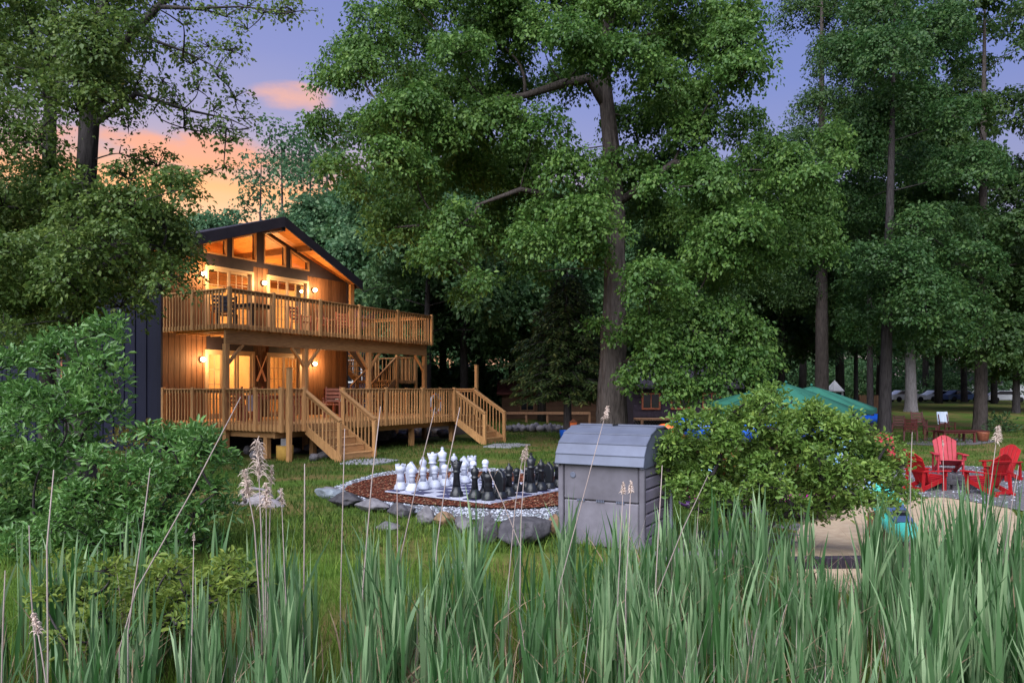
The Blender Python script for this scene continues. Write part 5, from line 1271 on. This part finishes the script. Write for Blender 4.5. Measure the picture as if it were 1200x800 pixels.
rtree('thick-trunked tree rising directly behind the green parasols', 963, 503, 20, [(-20, 940, 1040), (30, 945, 1030), (80, 960, 1050), (130, 965, 1050), (180, 945, 1030), (235, 900, 1020), (285, 905, 1010), (330, 900, 985)], 40, mats=('right', 'bark'))
rtree('slim dark-trunked tree just left of the leaning trunk at the parasols', 1020, 505, 9, [(250, 990, 1060), (300, 980, 1060), (350, 985, 1060), (395, 1000, 1050)], 32, top=180, lean=-3)
rtree('dark-trunked tree leaning right behind the faded red chair', 1036, 519, 17, [(20, 1010, 1080), (80, 1000, 1090), (140, 1000, 1110), (200, 1010, 1120), (260, 1010, 1110), (320, 1020, 1120), (365, 1030, 1120), (395, 1060, 1110)], 40, lean=10)
rtree('pale forked-trunk tree far back on the lawn', 1068, 484, 15, [(200, 1040, 1130), (260, 1040, 1140), (320, 1050, 1140), (370, 1070, 1140), (410, 1085, 1130), (140, 1050, 1120)], 34, mats=('right', 'barkp'), lean=-8, Yfix=62, leaf=.26, per=2.2, top=150)
rtree('thick grey-trunked tree at the right beside the dark red lawn set', 1149, 506, 17, [(-10, 1120, 1230), (40, 1110, 1230), (95, 1120, 1160), (150, 1090, 1230), (205, 1090, 1230), (260, 1100, 1230), (315, 1100, 1230), (355, 1110, 1230), (388, 1120, 1200)], 40, mats=('right', 'bark'), lean=4, leaf=.19, per=4.4, airy=150)
rtree('dark tree at the right edge beyond the thick trunk', 1191, 480, 9, [(300, 1160, 1230), (350, 1160, 1240), (400, 1165, 1230), (420, 1170, 1230)], 34, Yfix=60, leaf=.26, per=2.4, top=200)
rtree('tree with thin trunk between the thick trunk and the slim trunks by the gazebo', 1003, 480, 6, [(330, 940, 1010), (380, 930, 1010), (410, 960, 1010)], 30, mats=('fardark', 'barkd'), Yfix=55, leaf=.24, per=2.4, top=280)

# --- spruce left of the big trunk
gS = GX(665, 27.5)
sp_t = thing('spruce_tree', 'dark drooping spruce left of the big maple trunk', 'tree', gS)
trunk_mesh([(0, 0, -.1), (0, 0, 2.5), (0, 0, 6.2)], [.16, .13, .03], 14).build('trunk', M['barkd'], sp_t, True)
PS, DR, NO, TN = [], [], [], []; brm = MB()
for lev in range(17):
    z = 1.55 + lev * .27; rr = 2.75 * (1 - (lev / 18.5) ** 1.25) * (1 if lev > 1 else .8)
    for k in range(11):
        a = k * 2 * math.pi / 11 + lev * .7 + rnd.uniform(-.2, .2); ln = rr * rnd.uniform(.75, 1.1)
        d = np.array([math.cos(a), math.sin(a), 0]); brm.tube([(0, 0, z + .2), Vector(d * ln * .5) + Vector((0, 0, z + .18)), Vector(d * ln) + Vector((0, 0, z - .15))], [.03, .02, .006], 4)
        m = int(150 * ln / 2.4); f = rg.random(m) ** .7; sd_ = np.array([-d[1], d[0], 0]); w = (rg.random(m) - .5) * .75 * (1.15 - f)
        p = d * (f * ln)[:, None] + sd_ * w[:, None] + UP * (z + .2 + .1 * f - .42 * f ** 2 - np.abs(w) * .35 + rg.normal(size=m) * .04)[:, None]
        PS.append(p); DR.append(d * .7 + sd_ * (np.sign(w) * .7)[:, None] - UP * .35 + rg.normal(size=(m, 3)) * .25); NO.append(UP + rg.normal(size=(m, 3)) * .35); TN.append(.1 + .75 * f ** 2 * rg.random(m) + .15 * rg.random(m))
brm.build('branches', M['barkd'], sp_t)
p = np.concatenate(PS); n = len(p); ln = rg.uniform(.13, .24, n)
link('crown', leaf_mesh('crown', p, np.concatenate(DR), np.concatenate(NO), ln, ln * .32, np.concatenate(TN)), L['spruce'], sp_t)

# --- woods behind, five kinds shared
def wood_kind(seed, h, w, n_b, lm, per, leaf, thin=False):
    r_ = random.Random(seed); bl = []
    for k in range(n_b):
        f = r_.random() ** .8; z = h * ((.30 if not thin else .42) + (.66 if not thin else .55) * f); wr = w * (1 - abs(f - .35) ** 1.6 * 1.25) * (.55 if thin else 1); a = r_.uniform(0, 6.28); q = wr * r_.random() ** .5
        rr = (r_.uniform(.85, 1.5) if not thin else r_.uniform(.6, 1.0)); bl.append((q * math.cos(a), q * math.sin(a), z, rr, rr, rr * .8, 1.0))
    me, _ = foliage(bl, per, leaf, .5, 14, .3, .7)
    tm = MB(); tm.tube([(0, 0, -.3), (.1, 0, h * .4), (0, .1, h * .92)], [.26 if not thin else .14, .19 if not thin else .1, .03], 10)
    branch_tree(tm, [Vector((.05, 0, h * (.25 + .06 * q))) for q in range(11)], [Vector(b[:3]) for b in bl], .08)
    me.materials.append(L[lm]); tmm = tm.mesh('trunk', True); tmm.materials.append(M['barkd']); return me, tmm
kinds = [wood_kind(1, 13, 4.2, 46, 'far', 2.4, .225), wood_kind(2, 15, 3.6, 46, 'far', 2.4, .225), wood_kind(3, 11, 4.6, 46, 'fardark', 2.4, .225), wood_kind(4, 14, 4.4, 50, 'fardark', 2.4, .225), wood_kind(5, 15, 3.4, 30, 'far', .55, .20, True)]
woods = [  # px, distance, height, kind
    (-40, 44, 14, 1), (40, 48, 15, 0), (120, 52, 15, 3), (180, 50, 13.5, 0), (232, 46, 12.5, 1), (285, 50, 13.5, 0), (330, 58, 23, 4), (362, 55, 21.5, 4), (350, 47, 12.8, 1), (305, 62, 22, 4),
    (405, 48, 15, 0), (385, 60, 23.5, 4), (440, 42, 13.5, 1), (475, 46, 16, 3), (450, 56, 19, 0), (500, 38, 11, 2), (520, 52, 17, 1), (545, 44, 13, 2), (565, 56, 18, 0), (600, 50, 15, 3), (635, 44, 11.5, 2), (645, 60, 18, 1), (690, 48, 15, 3), (735, 54, 16, 2), (775, 46, 13, 3), (810, 58, 17, 1), (845, 46, 13, 2),
    (885, 54, 15.5, 3), (915, 48, 12, 2), (940, 66, 19, 3), (985, 74, 20, 2), (1030, 80, 20, 3), (1065, 88, 20, 0), (1100, 84, 18, 2), (1130, 92, 20, 0), (1165, 82, 19, 3), (1215, 76, 18, 2), (1250, 60, 16, 3), (1085, 105, 24, 3), (1190, 105, 24, 2)]
hk = [13, 15, 11, 14, 15]
for i, (px, Y, h, k) in enumerate(sorted(woods)):
    g = GX(px, Y); s = h / hk[k]; where = 'left of the roof' if px < 200 else 'behind the chalet roof' if px < 400 else 'between the chalet and the maple' if px < 640 else 'behind the maple' if px < 870 else 'beyond the right lawn'
    t = thing('woodland_tree', '%s tree in the woods %s, %s from the left' % (['Rounded green', 'Tall green', 'Broad dark', 'Tall dark', 'Slender airy'][k], where, ORD[i]), 'tree', g, rnd.uniform(0, 6.28), 'trees of the woods behind'); t.scale = (s * rnd.uniform(.9, 1.1), s * rnd.uniform(.9, 1.1), s)
    me, tm = kinds[k]; link('crown', me, None, t); link('trunk', tm, None, t)
# dark understorey as one mass
ub = []
for k in range(70):
    px = rnd.uniform(-60, 1260); Y = rnd.uniform(58, 72) if px < 900 else rnd.uniform(100, 118); g = GX(px, Y); rr = rnd.uniform(1.2, 2.4) if px < 900 else rnd.uniform(2, 3.6); ub.append((g.x, g.y, g.z + rr * .7, rr * 1.5, rr, rr, .8))
for px in range(430, 720, 22):
    g = GX(px + rnd.uniform(-8, 8), rnd.uniform(49, 54)); rr = rnd.uniform(1.2, 2.0); ub.append((g.x, g.y, g.z + rr * .7, rr * 1.4, rr, rr * 1.2, .9))
for px in range(-60, 1290, 17):
    for z in (1.2, 4.0, 6.8):
        g = GX(px + rnd.uniform(-8, 8), rnd.uniform(74, 82) if px < 900 else rnd.uniform(122, 130)); rr = rnd.uniform(2.0, 2.8); ub.append((g.x, g.y, g.z + z, rr * (1.2 if px < 900 else 1.5), rr, rr * 1.1, .75))
me, _ = foliage(ub, 1.6, .34, .6, 12)
tag(link('undergrowth', me, L['fardark']), 'dark undergrowth massed at the foot of the woods', 'undergrowth', kind='stuff')

# --- shrubs
def shrub(label, base, blobs, lm, per, leaf, spray, per_spray, aspect, stems=14, bark='barkd', fine=True, droop=.1, name='shrub', shell=.6, spread=.25, up_w=.6, lift=.45, skr=.0055):
    t = thing(name, label, 'shrub', base); b0 = Vector(base)
    lb_ = [(b[0] - b0.x, b[1] - b0.y, b[2] - b0.z) + tuple(b[3:]) for b in blobs]
    me, tw_ = foliage(lb_, per, leaf, spray, per_spray, droop, aspect, fine, shell=shell, up_w=up_w, twig=6, lift=lift); link('foliage', me, L[lm], t)
    mb = MB()
    roots = [Vector((spread * math.cos(k * 1.05) * .6, spread * math.sin(k * 1.05) * .4, -.05)) for k in range(6)]
    branch_tree(mb, roots, [Vector(b[:3]) for b in lb_], .030, skr)
    for c, q in tw_: limb(mb, c, q, .009, .003, .15, 3, 3)
    mb.build('stems', M[bark], t, True); return t
YB = 9.6
rb = grid_blobs([(484, 885, 915), (496, 865, 955), (508, 815, 985), (526, 800, 1000), (546, 785, 1015), (564, 795, 1030), (580, 820, 1020)], 16, .8) + [(778, 524, 12), (790, 534, 16), (764, 524, 8), (1050, 572, 14), (1065, 585, 10), (1035, 555, 18), (1020, 530, 16), (905, 462, 14), (1040, 592, 12), (830, 585, 14), (800, 560, 18), (905, 588, 14), (903, 472, 10), (885, 480, 12), (860, 492, 12), (975, 504, 12), (840, 512, 12), (770, 540, 9), (782, 552, 11), (772, 560, 8)] + [(910 + 150 * math.cos(q) * rnd.uniform(.88, 1.06), 545 - 72 * math.sin(q) * rnd.uniform(.85, 1.05), rnd.uniform(5, 9), rnd.uniform(-.4, .4), .8) for q in [k * math.pi / 26 for k in range(27)]] + [(850, 600, 12), (915, 606, 11), (952, 602, 12), (880, 612, 9), (822, 600, 10), (985, 596, 11), (932, 594, 14), (868, 592, 14), (1005, 590, 11)]
shrub('round light green bush with bare lower stems right of the storage shed', GX(872, YB), px_blobs(rb, YB, .55), 'bushr', 125, .056, .10, 12, .50, spread=.42, skr=.0105, name='round_bush')
YS = 8.8
lb_ = grid_blobs([(520, 175, 245), (545, 120, 262), (575, 70, 262), (605, 60, 250), (632, 30, 235), (652, 0, 200), (672, -20, 120)], 21, .6) + [(190, 512, 10), (215, 508, 9), (235, 516, 10), (255, 530, 9), (150, 522, 10), (170, 505, 8)]
shrub('glossy laurel bush with dense narrow leaves in front of the deck left corner', GX(160, YS), px_blobs(lb_, YS, .5), 'bushl', 50, .080, .13, 12, .36, spread=.4, name='laurel_bush')
lb_ = grid_blobs([(402, 85, 112), (432, 20, 120), (465, -20, 122), (500, -30, 100), (535, -30, 90), (570, -40, 60), (605, -40, 50), (635, -40, 50)], 24, .6) + [(112, 396, 12), (125, 408, 9), (88, 402, 10), (128, 430, 10), (135, 455, 8), (130, 480, 9)]
shrub('tall glossy laurel shrub at the left edge in front of the dark side wall', GX(40, 10.2), px_blobs(lb_, 10.2, .7), 'bushl', 40, .090, .16, 13, .38, spread=.5, name='laurel_bush')
lb_ = grid_blobs([(676, 80, 285), (695, 60, 275), (715, 60, 260), (740, 75, 220)], 18, .7)
shrub('low lime green leafy shrub among the reeds at the lower left', GX(170, 6.0), px_blobs(lb_, 6.0, .4), 'lime', 95, .058, .09, 9, .42, spread=.3, name='low_shrub', up_w=1.0)
lb_ = grid_blobs([(508, 180, 215), (514, 150, 200)], 12)
shrub('small golden shrub at the foot of the dark side wall', GX(185, 19), px_blobs(lb_, 19, .3), 'yellowish', 22, .10, .2, 9, .5, name='golden_shrub', fine=False)
lb_ = grid_blobs([(495, 1166, 1180), (502, 1162, 1184)], 9)
shrub('small dark shrub beside the thick trunk on the far lawn', GX(1172, 39), px_blobs(lb_, 39, .3), 'fardark', 6, .22, .3, 8, .3, name='small_shrub', fine=False)

# --- blades: generic curved ribbon field
def blades(name, base, height, width, lean, tone, segs, mat_, label, cat, kind='stuff'):
    n = len(base); az_ = rg.random(n) * 2 * math.pi; d = np.stack([np.cos(az_), np.sin(az_), np.zeros(n)], 1)
    fa = az_ + rg.normal(size=n) * .8 + math.pi / 2; side = np.stack([np.cos(fa), np.sin(fa), np.zeros(n)], 1)
    rows = []
    for k in range(segs + 1):
        f = k / segs; c = base + UP * (height * f * (1 - .12 * lean * f))[:, None] + d * (height * lean * f ** 2.0)[:, None]
        w = width * (1 - f ** 2.2) * (.55 + .9 * f if f < .5 else 1.0)
        if k < segs: rows += [c - side * w[:, None] / 2, c + side * w[:, None] / 2]
        else: rows += [c]
    V = np.stack(rows, 1); m = V.shape[1]; b = (np.arange(n) * m)[:, None]; T_ = []
    for k in range(segs - 1): T_ += [b + np.array([[2 * k, 2 * k + 1, 2 * k + 3]]), b + np.array([[2 * k, 2 * k + 3, 2 * k + 2]])]
    T_.append(b + np.array([[2 * segs - 2, 2 * segs - 1, 2 * segs]]))
    me = tri_mesh(name, V.reshape(-1, 3), np.concatenate(T_), np.repeat(tone, m)); o = link(name, me, L[mat_] if isinstance(mat_, str) else mat_)
    return tag(o, label, cat, kind=kind) if label else o
def field(n, fn):
    out = []
    while len(out) < n:
        q = fn()
        if q is not None: out.append(q)
    a = np.array(out); return a
# reeds
def reed_base():
    Y = rnd.uniform(2.6, 7.6) ** 1.0; px = rnd.uniform(-200, 1440)
    dens = np.interp(px, [-60, 60, 190, 300, 420, 640, 700, 1000, 1100, 1260], [.40, .45, .85, 1.0, 1.0, 1.0, 1.0, 1.0, .95, .9])
    if Y > 5.9 and px < 660 and rnd.random() < .6: return None
    if Y > 6.6 and px < 420: return None
    if rnd.random() > dens: return None
    clump = mnoise.noise(Vector((px * .02, Y * 1.1, 3.3)))
    if rnd.random() > .55 + 1.5 * clump: return None
    x = (px - 600) / F * Y; return (x, Y, tz(x, Y) - .03)
rb_ = field(2150, reed_base)
BZs, HT, WD, LN, TN = [], [], [], [], []
dry_b = []
for (x, y, z) in rb_:
    hmax = float(np.interp(y, [2.6, 4, 5.5, 7.6], [.85, 1.10, 1.30, 1.40])) * rnd.uniform(.40, 1.18) * float(np.interp(x / y * F + 600, [200, 350, 640, 760, 1000, 1100], [.95, .95, .88, .84, .84, 1.08])); tn = rnd.uniform(.1, .75)
    nb_ = rnd.randint(4, 7)
    for k in range(nb_):
        f = rnd.uniform(0, .5); h = hmax * (1 - f) * rnd.uniform(.7, 1.0)
        BZs.append((x + rnd.uniform(-.035, .035), y + rnd.uniform(-.035, .035), z + hmax * f)); HT.append(h); WD.append(rnd.uniform(.016, .050)); LN.append(abs(rnd.gauss(.03, .12)) + .015 + (.35 * rnd.random() if rnd.random() < .12 else 0)); TN.append(min(1, max(0, tn + rnd.uniform(-.35, .4))))
blades('reeds', np.array(BZs), np.array(HT), np.array(WD), np.array(LN), np.array(TN), 5, 'reed', 'dense green reeds filling the foreground', 'reeds')
# browned and bent blades
dsb = field(2400, reed_base); n = len(dsb); dsb[:, :2] += rg.normal(size=(n, 2)) * .03
blades('withered_blades', dsb + UP * rg.uniform(0, .25, (n, 1)), rg.uniform(.25, .8, n), rg.uniform(.008, .022, n), np.abs(rg.normal(.5, .4, n)), rg.random(n), 5, M['withered'], 'withered brown blades tangled in the foreground reeds', 'dry leaves')
# dead stalks among them
dsb = field(420, reed_base); n = len(dsb)
blades('dead_stalks', dsb, rg.uniform(.5, 1.15, n), rg.uniform(.006, .011, n), rg.uniform(.02, .25, n), rg.random(n), 4, M['stem'], 'thin dry stalks among the foreground reeds', 'dry stalks')
# rough grass of the foreground and bank
def rough_base():
    Y = 2.2 + 9.0 * rnd.random() ** 1.4; px = rnd.uniform(-220, 1460); x = (px - 600) / F * Y
    if inside((x, Y), bed) or inside((x, Y), sand_poly) or Y > 8.6 and rnd.random() < .4: return None
    return (x, Y, tz(x, Y) - .01)
gb = field(66000, rough_base); n = len(gb); hh = np.interp(gb[:, 1], [2, 6, 8.5, 11.5], [.26, .28, .24, .13]) * rg.uniform(.5, 1.2, n)
blades('rough_grass', gb, hh, rg.uniform(.006, .012, n), np.abs(rg.normal(.35, .3, n)), np.clip(rg.normal(.45, .22, n), 0, 1), 3, 'grass', 'rough green grass on the bank under the reeds', 'grass')
# lawn
def lawn_base():
    Y = 9.0 + 33 * rnd.random() ** 1.25; px = rnd.uniform(-160, 1400); x = (px - 600) / F * Y
    p = (x, Y)
    if inside(p, bed) or inside(p, sand_poly) or inside(p, grav_poly) or inside(p, soil_poly): return None
    w = mnoise.noise(Vector((x * .55, Y * .55, 1.0)))
    if w > .08 and rnd.random() < .8: return None
    q = Vector((x - OX, Y - OY, 0)); u, v = q.dot(d1), q.dot(d2)
    if -.1 < u < 12.5 and v > V0 + .6: return None
    return (x, Y, tz(x, Y) - .005)
gb = field(86000, lawn_base); n = len(gb)
blades('lawn_grass', gb, rg.uniform(.035, .095, n) * (1 + gb[:, 1] / 60), rg.uniform(.010, .018, n) * (1 + gb[:, 1] / 30), np.abs(rg.normal(.4, .3, n)), np.clip(rg.normal(.45, .22, n), 0, 1), 2, 'lawn', 'short mown lawn grass round the chess bed and house', 'grass')

# --- dry reed stems with plumes, each its own thing
def dry_reed(pts, Y, plume, label, r=.006, bushy=1.0):
    top = P(*pts[0], Y); bot = P(*pts[-1], Y); g = Vector((bot.x, Y, tz(bot.x, Y)))
    t = thing('dry_reed', label, 'dry reed', g, 0, 'dry reeds in the foreground')
    ps = [P(a, b, Y) - g for a, b in pts]; ps.append(Vector((ps[-1].x * .2, 0, 0))); ps = ps[::-1]
    r *= .68
    MB().tube(ps, [r * 1.15] * (len(ps) - 1) + [r * .6], 6).build('stem', M['stem'], t, True)
    if plume:
        n = int(110 * bushy); ax = np.array((ps[-1] - ps[-2]).normalized()); ln = plume * 1.0; e = np.array(ps[-1]); f = rg.random(n)
        o_d = nrm(rg.normal(size=(n, 3)) * np.array([1, .7, .25]) + np.array([.25, 0, .1])); l2 = ln * .62 * (1 - .6 * f) * rg.uniform(.5, 1.15, n) * min(1, .5 + .35 * bushy); rowsP = []
        b0_ = e + ax * ((f - .35) * ln)[:, None]; sdv = nrm(np.cross(o_d, rg.normal(size=(n, 3)))); segs = 6
        for k in range(segs + 1):
            q = k / segs; c_ = b0_ + (ax * .75 * q * (1 - .35 * q)) * l2[:, None] + o_d * (l2 * .62 * q)[:, None] - UP * (l2 * .55 * q ** 2.4)[:, None]; w_ = (.0045 * (1 - .75 * q)) * (1 + .4 * math.sin(k * 2.3)); rowsP += [c_ - sdv * w_, c_ + sdv * w_]
        V_ = np.stack(rowsP, 1); mm = V_.shape[1]; bb_ = (np.arange(n) * mm)[:, None]
        link('plume', tri_mesh('plume', V_.reshape(-1, 3), np.concatenate([bb_ + np.array([[2 * k, 2 * k + 1, 2 * k + 3, 2 * k + 2]]) for k in range(segs)]), np.repeat(rg.random(n), mm)), M['plume'], t)
    return t
dry_reed([(303, 545), (306, 620), (311, 760)], 5.2, .26, 'dry reed with the largest feathery pale plume, left of the chess bed', .007, 1.8)
dry_reed([(290, 572), (298, 615), (307, 745)], 5.3, .20, 'dry reed with a pale feathery plume drooping left of the largest one', .006, 1.6)
dry_reed([(312, 586), (312, 650), (311, 755)], 5.2, .18, 'dry reed with a pale plume just below the largest one', .005, 1.4)
dry_reed([(318, 560), (316, 620), (313, 740)], 5.3, .14, 'dry reed with a narrow brown plume close beside the feathery one', .005, .7)
dry_reed([(330, 585), (333, 660), (338, 760)], 5.4, .12, 'dry reed with a small drooping plume right of the feathery one', .005, .8)
dry_reed([(357, 543), (357, 600), (356, 700)], 5.8, 0, 'bare upright grey reed stem left of the bed corner', .008)
dry_reed([(282, 465), (225, 575), (160, 690), (140, 760)], 5.0, 0, 'long bare reed stem slanting up across the laurel bush', .006)
dry_reed([(176, 548), (167, 620), (150, 740)], 4.6, 0, 'bare reed stem standing before the laurel bush', .006)
dry_reed([(63, 550), (55, 640), (56, 760)], 4.5, 0, 'bare purple-grey reed stem at the left', .007)
dry_reed([(34, 615), (36, 690), (44, 790)], 4.2, 0, 'bare reed stem near the left edge', .006)
dry_reed([(6, 668), (4, 720), (2, 790)], 4.0, 0, 'bare reed stem at the very left edge', .006)
dry_reed([(43, 735), (48, 760), (54, 800)], 4.0, .12, 'dry reed with a drooping brown plume in the lower left corner', .005, 1.2)
dry_reed([(227, 630), (226, 700), (224, 780)], 4.8, .05, 'thin dry reed with a tiny seed head below the laurel bush', .005, .5)
dry_reed([(446, 476), (436, 560), (425, 690)], 6.0, 0, 'bare curved reed stem in front of the deck stairs', .007)
dry_reed([(404, 502), (402, 580), (399, 700)], 6.2, 0, 'bare upright reed stem at the foot of the deck stairs', .006)
dry_reed([(510, 477), (492, 550), (470, 650), (462, 700)], 6.0, 0, 'bare reed stem slanting over the white chess king', .006)
dry_reed([(539, 477), (524, 550), (512, 640), (508, 700)], 6.1, 0, 'bare reed stem slanting over the white chess pieces, right of the other', .006)
dry_reed([(465, 560), (466, 620), (466, 690)], 6.3, 0, 'short bare reed stem left of the white chess rook', .006)
dry_reed([(612, 536), (604, 590), (596, 680)], 6.2, .10, 'dry reed with a hooked plume before the black chess pieces', .005, .8)
dry_reed([(616, 532), (611, 600), (609, 690)], 6.1, .12, 'dry reed with an upright plume before the black chess pieces', .005, .8)
dry_reed([(570, 545), (590, 590), (610, 640)], 6.2, 0, 'bare reed stem leaning left across the black chess pieces', .005)
dry_reed([(709, 487), (692, 550), (668, 640), (655, 690)], 6.0, .12, 'dry reed with pale plume leaning over the shed lid', .005, .9)
dry_reed([(730, 574), (728, 620), (724, 700)], 5.6, .09, 'left of the twin pale plumed dry reeds before the shed', .005, 1.1)
dry_reed([(739, 573), (737, 620), (733, 700)], 5.6, .09, 'right of the twin pale plumed dry reeds before the shed', .005, 1.1)
dry_reed([(776, 545), (773, 600), (768, 690)], 5.8, 0, 'bare reed stem along the right side of the shed', .006)
dry_reed([(830, 556), (800, 620), (768, 700)], 5.7, 0, 'bare reed stem slanting right of the shed', .005)
dry_reed([(1168, 512), (1162, 560), (1150, 640), (1146, 700)], 6.4, .14, 'dry reed with bushy tan plume in front of the right red chair', .005, 1.5)
dry_reed([(1105, 520), (1106, 580), (1106, 690)], 6.6, .05, 'thin dry reed with a small brown head before the fire pit', .004, .5)
dry_reed([(1069, 506), (1067, 560), (1066, 680)], 6.5, 0, 'bare pale reed stem left of the left red chair', .006)
dry_reed([(1194, 545), (1186, 590), (1170, 690)], 6.4, 0, 'bare reed stem slanting at the right edge', .005)
